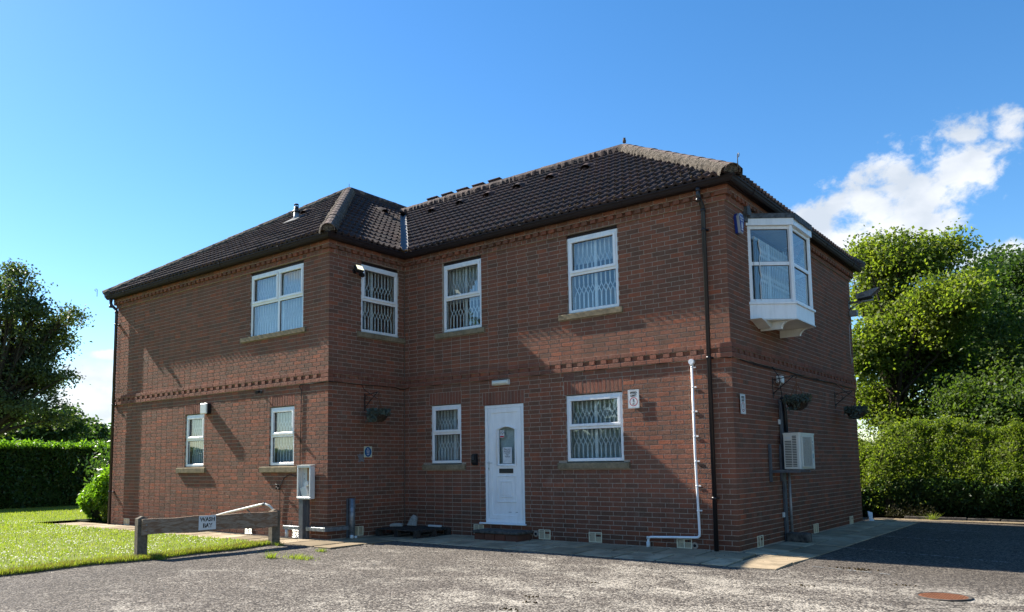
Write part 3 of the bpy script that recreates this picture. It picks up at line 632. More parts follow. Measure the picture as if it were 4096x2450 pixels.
# dark strips imitating the shaded recess above the upper window frames
for wl, a_, e_ in (('F', -5.72, -4.76), ('F', -2.845, -1.855), ('L', -9.215, -7.52), ('M', -1.168, -.165)):
    q = MB(); q.box(a_+.002, e_-.002, .04, .12, 5.192, 5.246); o = q.build('lintel_shade', 'fascia', house); o.matrix_world = FR[wl]
for wl, a_, e_ in (('L', -9.215, -7.52),):
    q = MB(); q.box(a_+.002, e_-.002, .02, .12, 3.862, 3.868) if 0 else None

# ---- door
dr = empty('door', FR['F'], (-4.722, 0, .26)); dr.parent = house
q = MB(); frame_rect(q, 0, .894, 0, 2.125, .062, .018, .09, .008); q.build('door_frame', 'upvc', dr)
q = MB(); lx0, lx1, lz0, lz1 = .07, .824, .05, 2.065; gx0, gx1, gz0, gz1 = .30, .665, 1.05, 1.70
y0 = .034
q.box(lx0, gx0, y0, .075, lz0, lz1, .003); q.box(gx1, lx1, y0, .075, lz0, lz1, .003); q.box(gx0, gx1, y0, .075, lz0, gz0); 
arch = [(gx0, gz1-.035)]+[(gx0+(gx1-gx0)*t, gz1-.035+.05*math.sin(math.pi*t)) for t in [i/8 for i in range(1, 8)]]+[(gx1, gz1-.035)]
for p1, p2 in zip(arch[:-1], arch[1:]): q.prism([(p1[0], p1[1]), (p2[0], p2[1]), (p2[0], lz1), (p1[0], lz1)], y0, .075, 'y')
frame_rect(q, lx0+.003, lx1-.003, lz0+.003, lz1-.003, .085, y0-.014, y0+.01, .005)
def mould(q, u0_, u1_, z0, z1, t=.018, pr=.016): frame_rect(q, u0_, u1_, z0, z1, t, y0-pr, y0+.005, .006)
mould(q, .262, .705, .36, .84, .022); mould(q, .345, .615, .45, .745, .02); q.box(.37, .59, y0-.01, y0+.01, .475, .72, .008)
mp = [(gx0-.035, gz0-.03)]+[(gx0-.035, gz1-.03)]+[(gx0-.035+(gx1-gx0+.07)*t, gz1-.03+.058*math.sin(math.pi*t)) for t in [i/8 for i in range(1, 8)]]+[(gx1+.035, gz1-.03), (gx1+.035, gz0-.03), (gx0-.035, gz0-.03)]
q.tube([(p[0], y0-.006, p[1]) for p in mp], .014, 6, True, True); q.box(gx0-.05, gx1+.05, y0-.018, y0, gz0-.05, gz0-.028, .004)
q.build('door_leaf', 'upvc', dr)
g = MB(); g.box(gx0-.01, gx1+.01, .058, .062, gz0-.01, gz1+.02); g.build('pane', 'glass', dr)
g = MB(); g.box(gx0-.02, gx1+.02, .12, .13, gz0-.02, gz1+.03); g.build('curtain', 'blind', dr)
q = MB(); q.box(.075, .105, y0-.022, y0-.012, .93, 1.10, .006); q.tube([(.09, y0-.02, 1.075), (.09, y0-.055, 1.075), (.19, y0-.055, 1.07)], .009, 8); q.build('handle', 'white', dr)
q = MB(); q.box(.086, .094, y0-.024, y0-.0215, .955, .985); q.build('keyhole', 'rubber', dr)
lb = MB(); frame_rect(lb, .318, .632, .885, .965, .012, y0-.012, y0, .003); lb.build('letterbox', 'black', dr)
q = MB(); q.box(.33, .62, y0-.006, y0+.002, .897, .953, .002); q.build('letter_flap', 'letterbox', dr)
pp = MB(); pp.box(.385, .590, .0545, .0575, 1.06, 1.35); po = pp.build('notice', 'paper', dr)
for i, t in enumerate(['Please can all', 'parcel be left', 'around the', 'back', 'Thank you']): text(t, .030, (.4875, .053, 1.315-i*.034), 'signblack', po, .9, bold=.0006)
pp = MB(); pp.box(.322, .420, .0545, .0575, 1.525, 1.66); po = pp.build('no_smoking_sticker', 'paper', dr)
q = MB(); q.tube([(.371+.036*math.cos(a_), .0525, 1.610+.036*math.sin(a_)) for a_ in [i*math.pi/10 for i in range(21)]], .003, 4, False); q.tube([(.346, .0525, 1.635), (.396, .0525, 1.585)], .0028, 4); q.box(.355, .392, .052, .054, 1.604, 1.612); q.build('prohibition_ring', 'signblack', po)
q = MB(); q.box(.328, .414, .0525, .054, 1.53, 1.558); q.build('red_band', 'signred', po)
q = MB(); q.box(.318, .430, .0, .02, .0, .004) if 0 else q.box(.10, .45, y0-.016, y0-.0145, .066, .067); 
for u, ln in ((.51, .07), (.67, .05)): q.box(u, u+ln, y0-.0012, y0-.0003, .188, .194)
q.build('scuff_marks', 'rubber', dr)
q = MB(); q.prism([(-.045, -.028), (.05, -.028), (.05, .0), (-.03, -.004), (-.045, -.012)], -.105, .93, 'x'); q.build('threshold', 'upvc', dr)
dr.parent = house

# ---- air bricks and vents
def louvre(wl, u, z, w_=.235, h_=.165, broken=False, clean=True):
    e_ = empty('air_vent', FR[wl], (u, 0, z)); e_.parent = house
    q = MB(); frame_rect(q, 0, w_, 0, h_, .012, -.012, .004, .003); q.box(w_/2-.006, w_/2+.006, -.011, .003, .012, h_-.012)
    n = 8
    for i in range(n):
        if broken and i in (5, 6) and not clean: 
            q.obox((w_*.3, -.004, .02+i*(h_-.03)/n), (w_*.4, .002, .014), Matrix.Rotation(.7, 3, 'X')); continue
        q.obox((w_/2, -.004, .02+i*(h_-.03)/n), (w_-.02, .0025, .0165), Matrix.Rotation(.75, 3, 'X'))
    q.build('louvre', 'cream', e_); q = MB(); q.box(.01, w_-.01, .001, .003, .01, h_-.01); q.build('dark_back', 'rubber', e_)
for a_ in [('F', -4.99, .045), ('F', -3.534, .012, .24, .165, True, False), ('F', -2.529, .01, .244, .165, True, False), ('F', -.973, .0, .246, .165, True, False), ('M', -1.36, .012, .255, .175), ('L', -14.06, -.005, .25, .15), ('L', -9.25, .0, .25, .15), ('L', -7.75, -.004, .22, .14),
           ('R', .727, -.015, .25, .18, True, False), ('R', 3.589, -.01, .27, .17), ('R', 6.045, -.01, .24, .165, True, False)]: louvre(*a_)
def airbrick(wl, u0_, u1_, z0=2.708, z1=2.842):
    e_ = empty('air_brick', FR[wl], (u0_, 0, z0)); e_.parent = house; q = MB(); w_, h_ = u1_-u0_, z1-z0; nx, nz = 8, 5
    for i in range(nx+1): q.box(i*(w_-.008)/nx, i*(w_-.008)/nx+.008, -.002, .02, 0, h_)
    for j in range(nz+1): q.box(0, w_, -.0015, .02, j*(h_-.008)/nz, j*(h_-.008)/nz+.008)
    q.build('grid', 'terracotta', e_); q = MB(); q.box(.004, w_-.004, .012, .018, .004, h_-.004); q.build('dark_back', 'rubber', e_)
airbrick('F', -2.95, -2.75); airbrick('L', -7.51, -7.305); airbrick('L', -9.03, -8.69)
for wl, u, z in (('F', -3.597, .098), ('F', -.683, .05)):
    q = MB(); q.v = []; q.tube([(u, -.006, z), (u, .01, z)], .052, 14); o = q.build('mortar_patch', 'mortar', house); o.matrix_world = FR[wl]
    q = MB(); q.tube([(u, -.010, z), (u, .0, z)], .024, 10); o = q.build('pipe_hole', 'rubber', house); o.matrix_world = FR[wl]
q = MB()
pts = [(-1.27, 1.525), (-1.235, 1.51), (-1.20, 1.53), (-1.15, 1.515), (-1.10, 1.535), (-1.085, 1.49), (-1.12, 1.46), (-1.09, 1.40), (-1.085, 1.37), (-1.14, 1.395), (-1.18, 1.385), (-1.25, 1.375), (-1.215, 1.42), (-1.235, 1.47)]
q.prism(pts, -.006, .004, 'y'); o = q.build('filler_smear', 'plaster', house); o.matrix_world = FR['M']

# ---- eaves: soffit, fascia, gutter
OV = .20; ZE = 5.58; TAN = .67; PH = math.atan(TAN); CP = math.cos(PH)
runs = [('F', -W+OV, OV, 'vi', 'ho'), ('R', -OV, LY+OV, 'ho', 'ho'), ('L', -W-V-OV, -W+OV, 'ho', 'ho'), ('M', -MD-OV, -OV, 'ho', 'vi')]
for wl, a, e, k0, k1 in runs:
    # profile in (y outward negative, z); mitred at corners: external grows, internal shrinks
    def sweep(prof, closed=True, name='fascia', mat='fascia'):
        q = MB(); vs_ = []
        for (y_, z_) in prof:
            o_ = -y_-OV
            ua = a-(o_ if k0 == 'ho' else -o_); ub = e+(o_ if k1 == 'ho' else -o_)
            vs_ += [(ua, y_, z_), (ub, y_, z_)]
        n = len(prof); fs = [(2*i, 2*i+1, 2*((i+1) % n)+1, 2*((i+1) % n)) for i in range(n if closed else n-1)]
        if closed: fs += [tuple(2*i for i in range(n)), tuple(2*i+1 for i in range(n))[::-1]]
        q.add(vs_, fs); q.fix = closed; o = q.build(name, mat, house); o.matrix_world = FR[wl]
    sweep([(-.070, 5.470), (-.120, 5.470), (-.120, 5.600), (-.100, 5.600), (-.100, 5.485), (-.070, 5.485)])
    sweep([(-.122, 5.555), (-.126, 5.478), (-.150, 5.462), (-.188, 5.464), (-.212, 5.492), (-.222, 5.520), (-.236, 5.535), (-.238, 5.556), (-.228, 5.556), (-.226, 5.540), (-.214, 5.528), (-.200, 5.500), (-.182, 5.474), (-.152, 5.472), (-.134, 5.486), (-.130, 5.555)], True, 'gutter', 'gutter')
    u = a+.9
    while u < e-.3:
        q = MB(); q.prism([(-.121, 5.560), (-.124, 5.472), (-.150, 5.456), (-.190, 5.458), (-.217, 5.488), (-.228, 5.517), (-.242, 5.531), (-.243, 5.561)], u-.03, u+.03, 'x'); o = q.build('gutter_union', 'gutter', house); o.matrix_world = FR[wl]; u += 2.0
def downpipe(wl, u, z_bot, offs=.075, r=.034, swan=.0, top_du=0):
    e_ = empty('downpipe', FR[wl], (u, 0, 0)); e_.parent = house; q = MB()
    q.tube([(top_du, -.185, 5.47), (top_du, -.185, 5.36), (top_du*.8, -.17, 5.30), (0, -.095, 5.20), (0, -offs, 5.14), (0, -offs, z_bot)], r, 14)
    for z_ in (5.46, 5.30, 5.16): q.tube([(top_du*(1 if z_ > 5.2 else 0), -.185 if z_ > 5.2 else -offs, z_), (top_du*(1 if z_ > 5.2 else 0), -.185 if z_ > 5.2 else -offs, z_-.05)], r+.006, 14)
    q.build('pipe', 'pipe', e_)
    for z_ in (4.83, 2.86, .765):
        q = MB(); q.tube([(0, -offs, z_+.02), (0, -offs, z_-.02)], r+.006, 14); q.box(-.055, .055, -.04, .0, z_-.012, z_+.012, .003); q.build('bracket', 'pipe', e_)
downpipe('F', -.315, -.03, top_du=-.02)
downpipe('L', -W-V+.10, -.01, .085, .036, top_du=-.10)

# ---- roof
def tri_sheet(q, pts): q.add(pts, [tuple(range(len(pts)))])
xw0, xw1 = -W-V-OV, -W+OV; yE = -MD-OV; hw = (xw1-xw0)/2; xr = (xw0+xw1)/2; zr = ZE+hw*TAN; hm = (LY+2*OV)/2; yr = -OV+hm; zm = ZE+hm*TAN; dz = -.045
q = MB()
vy = -OV; vtop = (xw1-hm, yr, zm)
tri_sheet(q, [(xw0, yE, ZE+dz), (xw1, yE, ZE+dz), (xr, yE+hw, zr+dz)])
tri_sheet(q, [(xw1, yE, ZE+dz), (xw1, vy, ZE+dz), (vtop[0], vtop[1], zm+dz), (vtop[0], 9, zm+dz), (xr, 9, zr+dz), (xr, yE+hw, zr+dz)])
tri_sheet(q, [(xw0, yE, ZE+dz), (xr, yE+hw, zr+dz), (xr, 9, zr+dz), (xw0, 9, ZE+dz)])
tri_sheet(q, [(xw1, vy, ZE+dz), (OV, vy, ZE+dz), (OV-hm, yr, zm+dz), (vtop[0], yr, zm+dz)])
tri_sheet(q, [(OV, vy, ZE+dz), (OV, LY+OV, ZE+dz), (OV-hm, yr, zm+dz)])
tri_sheet(q, [(OV, LY+OV, ZE+dz), (xw1-.0, LY+OV, ZE+dz), (vtop[0], yr, zm+dz), (OV-hm, yr, zm+dz)])
q.build('roof', 'tile', house)
TW, TG = .30, .335
def tile_geo(u0_, u1_, v0, lo, hi):
    """one interlocking tile: two rolls across, lower edge proud of the course below"""
    ns = 16; vs_ = []
    def hgt(t):
        p = (t*2) % 1.0
        return .044*math.exp(-(abs(p-.5)/.19)**3.2)
    def cl(u, v): return min(max(u, lo(v)), hi(v))
    L = TG+.055
    rows = ((v0, .034), (v0+L, -.014))
    for v_, h0 in rows:
        for i in range(ns+1):
            t = i/ns; u = u0_+(u1_-u0_)*t; vs_.append((cl(u, v_), v_, h0+hgt(t)))
    for i in range(ns+1):
        t = i/ns; u = u0_+(u1_-u0_)*t; vs_.append((cl(u, v0), v0, h0*0-.012+hgt(t)*.85))
    n = ns+1
    fs = [(i, i+1, n+i+1, n+i) for i in range(ns)]+[(2*n+i, 2*n+i+1, i+1, i) for i in range(ns)]
    return vs_, fs
faces = [
 # name, origin, U dir, inward dir, umin(p), umax(p), pmax
 ('F', Vector((0, -OV, ZE)), Vector((1, 0, 0)), Vector((0, 1, 0)), lambda p: xw1-p+.14, lambda p: OV-p-.03, hm),
 ('R', Vector((OV, 0, ZE)), Vector((0, 1, 0)), Vector((-1, 0, 0)), lambda p: -OV+p+.03, lambda p: LY+OV-p, hm),
 ('L', Vector((0, yE, ZE)), Vector((1, 0, 0)), Vector((0, 1, 0)), lambda p: xw0+p, lambda p: xw1-p-.03, hw),
 ('M', Vector((xw1, 0, ZE)), Vector((0, 1, 0)), Vector((-1, 0, 0)), lambda p: yE+p+.03, lambda p: (vy+p-.14) if p < hm else 8.5, hw)]
tiles = []
for nm, O_, U_, I_, lo, hi, pm in faces:
    Vd = (I_*CP+Vector((0, 0, 1))*math.sin(PH)); N_ = U_.cross(Vd)
    nrow = int((pm/CP)/TG)+1
    for r_ in range(nrow):
        v0 = -.03+r_*TG
        if (v0+.1)*CP > pm: break
        L_ = lambda v, lo=lo, pm=pm: lo(min(pm, max(0, v*CP)))
        H_ = lambda v, hi=hi, pm=pm, lo=lo: max(hi(min(pm, max(0, v*CP))), lo(min(pm, max(0, v*CP))))
        a_ = min(L_(v0), L_(v0+TG)); b_ = max(H_(v0), H_(v0+TG)); k0 = math.floor(a_/TW)
        while k0*TW < b_:
            u0_ = k0*TW; u1_ = u0_+TW
            if u1_ > min(L_(v0), L_(v0+TG))+.02 and u0_ < max(H_(v0), H_(v0+TG))-.02:
                cpos = O_+U_*(u0_+TW/2)+Vd*(v0+TG/2)
                full = u0_ >= max(L_(v0), L_(v0+TG+.05)) and u1_ <= min(H_(v0), H_(v0+TG+.05))
                d_ = CAM-cpos; tiles.append((abs(d_.normalized().dot(N_))/d_.length_squared*(1 if full else 0), nm, O_, U_, Vd, N_, u0_, u1_, v0, L_, H_, cpos))
            k0 += 1
tiles.sort(key=lambda t: -t[0])
tj = MB(); tcache = None
for k, t in enumerate(tiles):
    sc_, nm, O_, U_, Vd, N_, u0_, u1_, v0, L_, H_, cpos = t
    jit = random.uniform(-.004, .004)
    if k < 300:
        if tcache is None:
            vs_, fs = tile_geo(-TW/2, TW/2, -TG/2, lambda v: -9, lambda v: 9); q = MB(); q.add(vs_, fs, False); tcache = q.mesh('roof_tile', M['tile'])
        o = bpy.data.objects.new('roof_tile', tcache); COL.objects.link(o); o.parent = house
        R_ = Matrix((U_, Vd, N_)).transposed().to_4x4(); o.matrix_world = Matrix.Translation(cpos+N_*jit) @ R_
    else:
        vs_, fs = tile_geo(u0_, u1_, v0, L_, H_); tj.add([tuple(O_+U_*a_+Vd*b_+N_*(c_+jit)) for a_, b_, c_ in vs_], fs)
tj.build('roof_tiling', 'tile', house, kind='stuff')
# ridge and hip tiles
def ridge_run(p0, p1, seg=.42, r=.115, lift=.0, hip=True):
    p0 = Vector(p0); p1 = Vector(p1); d = (p1-p0); L = d.length; d.normalize(); n = max(1, round(L/seg)); s = L/n
    side = d.cross(Vector((0, 0, 1))).normalized(); up = side.cross(d)
    bd = MB(); ns = 26*n//10
    for i in range(n):
        q = MB(); a_ = p0+d*(i*s-.02); b_ = p0+d*((i+1)*s+.015); ra = r+.012; rb = r-.002; j = random.uniform(-.006, .006); vs_ = []
        for (pt, rr) in ((a_, ra), (b_, rb)):
            for k in range(9):
                th = math.radians(-12+204*k/8); vs_.append(tuple(pt+side*math.cos(th)*rr+up*(math.sin(th)*rr*.86-.035+j+lift)))
        for (pt, rr) in ((a_, ra-.016), (b_, rb-.016)):
            for k in range(9):
                th = math.radians(-12+204*k/8); vs_.append(tuple(pt+side*math.cos(th)*rr+up*(math.sin(th)*rr*.86-.035+j+lift)))
        fs = [(k, k+1, 10+k, 9+k) for k in range(8)]+[(18+k, 18+k+1, k+1, k) for k in range(8)]+[(27+k, 9+k, 10+k, 28+k) for k in range(8)]
        q.add(vs_, fs, False); q.build('ridge_tile', 'ridge', house)
    # lumpy bedding mortar along both sides
    m_ = int(L/.06)
    for sg in (1, -1):
        vs_ = []
        for i in range(m_+1):
            c = p0+d*(L*i/m_); h_ = random.uniform(-.02, .02)
            vs_ += [tuple(c+side*sg*(.085)+up*(.045+lift)), tuple(c+side*sg*((.150 if hip else .13)+h_)+up*(-.03+random.uniform(-.012, .02)+lift)), tuple(c+side*sg*((.165 if hip else .134)+h_)+up*(-.13+lift))]
        bd.add(vs_, [(3*i, 3*i+3, 3*i+4, 3*i+1) for i in range(m_)]+[(3*i+1, 3*i+4, 3*i+5, 3*i+2) for i in range(m_)])
    # mortar fillet closing the lower end
    vs_ = [tuple(p0+d*.01+up*(-.08))]+[tuple(p0+d*.01+side*math.cos(math.radians(t))*(r-.012)+up*(math.sin(math.radians(t))*(r-.012)*.86-.04)) for t in range(-10, 191, 20)]
    bd.add(vs_, [(0, i, i+1) for i in range(1, len(vs_)-1)])
    bd.build('ridge_bedding', 'bedding' if hip else 'tile', house, kind='stuff')
zt = .075
ridge_run((OV+.03, -OV-.03, ZE+zt-.02), (OV-hm, yr, zm+zt)); ridge_run((vtop[0], yr, zm+zt), (OV-hm-.02, yr, zm+zt), hip=False, r=.115)
ridge_run((xw1+.03, yE-.03, ZE+zt-.02), (xr, yE+hw, zr+zt)); ridge_run((xr, 8.6, zr+zt), (xr, yE+hw, zr+zt), hip=False, r=.115); ridge_run((xw0-.03, yE-.03, ZE+zt-.02), (xr, yE+hw, zr+zt))
ridge_run((OV+.03, LY+OV+.03, ZE+zt-.02), (OV-hm, yr, zm+zt))
# lead valley
vd = Vector((-hm, hm, hm*TAN)); q = MB(); vs_ = []; nseg = 24
for i in range(nseg+1):
    c = Vector((xw1, vy, ZE))+vd*(i/nseg)+Vector((0, 0, .004*math.sin(i*2.1)))
    vs_ += [tuple(c+Vector((-.21, 0, .21*TAN*.9+.005))), tuple(c+Vector((-.1, 0, .1*TAN-.012))), tuple(c+Vector((0, 0, -.035))), tuple(c+Vector((0, .1, .1*TAN-.012))), tuple(c+Vector((0, .21, .21*TAN*.9+.005)))]
q.add(vs_, [(5*i+k, 5*i+k+1, 5*i+k+6, 5*i+k+5) for i in range(nseg) for k in range(4)], True); q.build('lead_valley', 'lead', house)
# hip irons and finials
def curl(p, h=.14, side=(0, 0)):
    q = MB(); q.tube([(p[0], p[1], p[2]-.08), (p[0], p[1], p[2]+h*.45)]+[(p[0]+side[0]*.02*(1-math.cos(a_)), p[1]+side[1]*.02*(1-math.cos(a_)), p[2]+h*.6+.028*math.sin(a_)) for a_ in [i*.7 for i in range(8)]], .007, 6); q.build('hip_iron', 'greysteel', house)
curl((OV+.16, -OV-.16, ZE+.06), .16, (1, -1)); curl((xw0-.16, yE-.16, ZE+.05), .14, (-1, -1)); curl((xr, yE+hw, zr+.16), .08)
q = MB(); q.lathe([(.0, .0), (.035, .0), (.038, .06), (.022, .09), (.032, .105), (.0, .11)], (OV-hm, yr, zm+.165), 10); q.build('finial', 'ridge', house)
# hooded tile vents on the front slope, one on the return slope, one on the wing slope
def roofpt(face, u, p, lift=0.0):
    nm, O_, U_, I_, lo, hi, pm = [f for f in faces if f[0] == face][0]; Vd = (I_*CP+Vector((0, 0, 1))*math.sin(PH)); N_ = U_.cross(Vd)
    return Matrix.Translation(O_+U_*u+Vd*(p/CP)+N_*lift) @ Matrix((U_, Vd, N_)).transposed().to_4x4()
def hood(face, u, p):
    q = MB(); vs_ = []; n = 8
    for (v_, s_, h_) in ((-.17, 1.0, .0), (-.05, 1.0, .0), (.17, .55, -.03)):
        for k in range(n+1):
            th = math.pi*k/n; vs_.append((.115*s_*math.cos(th), v_, .02+h_+.085*s_*math.sin(th)))
    q.add(vs_, [(r_*(n+1)+k, r_*(n+1)+k+1, (r_+1)*(n+1)+k+1, (r_+1)*(n+1)+k) for r_ in range(2) for k in range(n)], True)
    q.add([(-.10, -.165, .0), (.10, -.165, .0), (.10, .15, .02), (-.10, .15, .02)], [(0, 1, 2, 3)])
    o = q.build('roof_vent', 'tile', house); o.matrix_world = roofpt(face, u, p, .03)
for u in (-8.36, -7.46, -6.62, -5.76, -4.87, -3.97): hood('F', u, 2.93)
hood('M', 2.03, 3.05); hood('L', -10.55, 2.75)
for x_ in (-9.25, -8.74, -8.22, -7.70, -7.18):
    q = MB(); q.obox((x_, yr+.05, zm+.205), (.38, .15, .03), Matrix.Rotation(-.12, 3, 'X'), .008); q.box(x_-.17, x_+.17, yr, yr+.1, zm+.12, zm+.22); q.build('ridge_vent', 'tile', house)
# flue through wing slope
fl = empty('flue_pipe', None, (-10.36, .04, 7.05)); fl.parent = house
q = MB(); q.tube([(0, 0, -.12), (0, 0, .27)], .068, 14); q.build('flue', 'galv', fl)
q = MB(); q.tube([(0, 0, .20), (0, 0, .36)], .055, 12); q.lathe([(.058, .22), (.095, .22), (.095, .25), (.058, .26)], (0, 0, 0), 14)
for k in range(8): q.tube([(.05*math.cos(k*.785), .05*math.sin(k*.785), .35), (.05*math.cos(k*.785), .05*math.sin(k*.785), .42)], .005, 4)
q.lathe([(.058, .415), (.05, .425), (.0, .43)], (0, 0, 0), 12); q.build('cowl', 'darksteel', fl)
q = MB(); vs_ = [(-.24, -.2, 0), (.24, -.2, 0), (.2, .16, 0), (-.2, .16, 0)]; q.box(-.24, .24, -.20, .14, -.006, .02, .004); o = q.build('flashing', 'dull_lead', fl); o.matrix_world = roofpt('L', -10.36, (.04-yE), .055)
# moss along gutters and on tiles
def clumps(name, pts, rmin, rmax, mat, parent=None, **k):
    q = MB(); fsb = [(0, 1, 4), (1, 2, 4), (2, 3, 4), (3, 0, 4)]
    for p in pts:
        r_ = random.uniform(rmin, rmax); h_ = r_*random.uniform(.5, .9); a0 = random.random()*3
        ring = [(p[0]+r_*math.cos(a0+i*1.57)*random.uniform(.6, 1.2), p[1]+r_*math.sin(a0+i*1.57)*random.uniform(.6, 1.2), p[2]-.004) for i in range(4)]
        q.add(ring+[(p[0], p[1], p[2]+h_)], fsb)
    return q.build(name, mat, parent, **k)
pts = []
for _ in range(700):
    u = random.uniform(-6.3, 0); p = abs(random.gauss(0, .9))
    if u < OV-p-.2 and p < 3.4: pts.append(tuple(roofpt('F', u, p, .035).translation))
for _ in range(260):
    u = random.uniform(-14.5, -6.8); p = abs(random.gauss(0, .7))
    if xw0+p < u < xw1-p-.1: pts.append(tuple(roofpt('L', u, p, .035).translation))
clumps('roof_moss', pts, .010, .030, 'mossy', house, kind='stuff')
clumps('valley_moss', [(xw1+random.gauss(-.02, .09), vy+random.gauss(-.03, .06), ZE+.0+random.uniform(0, .03)) for _ in range(90)], .01, .03, 'orangemoss', house, kind='stuff')

# ---- oriel bay window on the side wall (frame R: x = along wall, -y outwards)
bay = empty('bay_window', FR['R'], (0, 0, 0)); bay.parent = house
Z0, Z1, DP = 3.81, 5.055, .55; ya, yb, yc, yd = .90, 1.34, 2.25, 2.69
def face_frame(p, q_):   # matrix with x along p->q, -y outward
    a_ = Vector((p[0], p[1], 0)); e_ = Vector((q_[0], q_[1], 0)); ux = (e_-a_).normalized(); uz = Vector((0, 0, 1)); uy = uz.cross(ux)
    return Matrix.Translation(a_) @ Matrix((ux, uy, uz)).transposed().to_4x4(), (e_-a_).length
plan = [(ya, 0), (yb, -DP), (yc, -DP), (yd, 0)]
for k in range(3):
    Mx, L = face_frame(plan[k], plan[k+1])
    q = MB(); frame_rect(q, .0, L, Z0, Z1, .055, .0, .06); q.box(.05, L-.05, .004, .06, 4.41, 4.47, .005)
    o = q.build('frame', 'upvc', bay); o.matrix_local = Mx
    for (za, zb) in ((Z0+.055, 4.41), (4.47, Z1-.055)):
        g = MB(); g.box(.05, L-.05, .028, .031, za, zb); o = g.build('pane', 'glass', bay); o.matrix_local = Mx
        r_ = MB(); frame_rect(r_, .054, L-.054, za-.001, zb+.001, .007, .018, .03, 0); o = r_.build('gasket', 'rubber', bay); o.matrix_local = Mx
for (x_, y_) in ((yb, -DP), (yc, -DP)): q = MB(); q.tube([(x_, y_+.018, Z0), (x_, y_+.018, Z1)], .042, 8, True, False); q.build('corner_post', 'upvc', bay)
def outline(o): return [(ya-.10*0-o*.9, 0), (yb-o*.55, -DP-o), (yc+o*.55, -DP-o), (yd+o*.9, 0)]
def ring_band(o, z0, z1, name, mat, solid=True):
    q = MB(); q.prism(outline(o), z0, z1, 'z'); return q.build(name, mat, bay)
ring_band(.055, 3.775, 3.808, 'sill_board', 'upvc'); ring_band(.030, 3.545, 3.774, 'skirt_board', 'upvc'); ring_band(.045, 3.525, 3.544, 'skirt_trim', 'white')
ring_band(.050, Z1+.001, 5.165, 'fascia_board', 'upvc'); ring_band(.065, 5.166, 5.245, 'lead_roof', 'dull_lead')
q = MB(); q.box(.72, .95, -.03, -.0068, 5.10, 5.32); 
for i in range(9): q.box(yb+.1*i-.01, yb+.1*i+.07, -DP-.078, -DP-.060, 5.155+random.uniform(-.01, .004), 5.25)
q.prism([(.74, 5.2), (.98, 5.2), (.86, 5.36), (.80, 5.40), (.74, 5.36)], -.075, -.03, 'y'); q.build('flashing', 'dull_lead', bay, kind='stuff')
for yy in (1.30, 2.24):
    q = MB(); arc = [(-.34-.18*(1-math.cos(t)), 3.395+.125*math.sin(t)) for t in [i*math.pi/16 for i in range(9)]]
    q.prism([(-.008, 3.395), (-.34, 3.395)]+arc[1:]+[(-.52, 3.523), (-.008, 3.523)], yy-.012, yy+.012, 'x'); q.build('bracket', 'white', bay)
    q = MB(); a2 = [(-.34, 3.395)]+arc[1:]+[(-.55, 3.523)]
    for p1, p2 in zip(a2[:-1], a2[1:]):
        q.add([(yy-.03, p1[0]-.008, p1[1]), (yy+.03, p1[0]-.008, p1[1]), (yy+.03, p2[0]-.008, p2[1]), (yy-.03, p2[0]-.008, p2[1]), (yy-.03, p1[0]+.004, p1[1]+.004), (yy+.03, p1[0]+.004, p1[1]+.004), (yy+.03, p2[0]+.004, p2[1]+.004), (yy-.03, p2[0]+.004, p2[1]+.004)], [(0, 1, 2, 3), (0, 3, 7, 4), (1, 5, 6, 2)])
    q.build('bracket_trim', 'upvc', bay)
q = MB(); q.box(.86, 1.24, -.22, -.008, 3.43, 3.523, .03) if 0 else q.prism([(.80, 3.524), (1.29, 3.524), (1.29, 3.44), (1.20, 3.42), (.95, 3.50)], -.20, -.008, 'y'); q.build('soffit_block', 'white', bay)
g = grille_mesh(.0, 1.5, Z0+.02, 4.84, [4.20, 4.60], .42); o = g.build('security_grille', 'grille', bay); o.matrix_local = Matrix.Translation((1.02, -.30, 0))
g = blinds_mesh(.98, 2.6, Z0+.02, 4.86, ang=.45, y=-.06); g.build('blind', 'blind', bay)
q = MB(); q.prism([(ya+.12, .0), (yb+.05, -DP+.1), (yc-.05, -DP+.1), (yd-.12, 0)], 5.02, 5.04, 'z'); q.build('bay_ceiling', 'interior', bay)
bay.parent = house

# ------------------------------------------------------------------ things fixed to or standing by the house
def onwall(name, wl, u, z, label, cat, group=None, d=0): return empty(name, FR[wl], (u, -d, z), label, cat, group)
def speed_sign(wl, u, z, label, tilt=0):
    t = onwall('speed_sign', wl, u, z, label, 'sign', 'speed limit signs on the walls', .006)
    w_, h_ = .2, .3; r_ = .012; pts = []
    for (cx_, cz_, a0) in ((w_-r_, r_, -90), (w_-r_, h_-r_, 0), (r_, h_-r_, 90), (r_, r_, 180)):
        pts += [(cx_+r_*math.cos(math.radians(a0+k*30)), cz_+r_*math.sin(math.radians(a0+k*30))) for k in range(4)]
    q = MB(); q.prism(pts, -.022, -.018, 'y'); q.build('plate', 'signwhite', t)
    q = MB(); q.box(.05, .15, -.018, .006, .05, .07); q.box(.05, .15, -.018, .006, .23, .25); q.build('mount', 'greysteel', t)
    q = MB(); frame_rect(q, .010, .190, .010, .290, .002, -.0228, -.0222, 0); q.build('border', 'signblack', t)
    text('SPEED', .046, (.1, -.0232, .250), 'signblack', t, 1.02, bold=.0022); text('LIMIT', .046, (.1, -.0232, .203), 'signblack', t, 1.02, bold=.0022)
    q = MB(); n = 32
    vs_ = [(.1+rr*math.cos(2*math.pi*k/n), -.0226, .105+rr*math.sin(2*math.pi*k/n)) for rr in (.060, .072) for k in range(n)]
    q.add(vs_, [(k, (k+1) % n, n+(k+1) % n, n+k) for k in range(n)]); q.build('red_ring', 'signred', t)
    text('5', .072, (.1, -.0232, .120), 'signblack', t, 1.0, bold=.002); text('MPH', .024, (.1, -.0232, .068), 'signblack', t, 1.05, bold=.001)
    return t
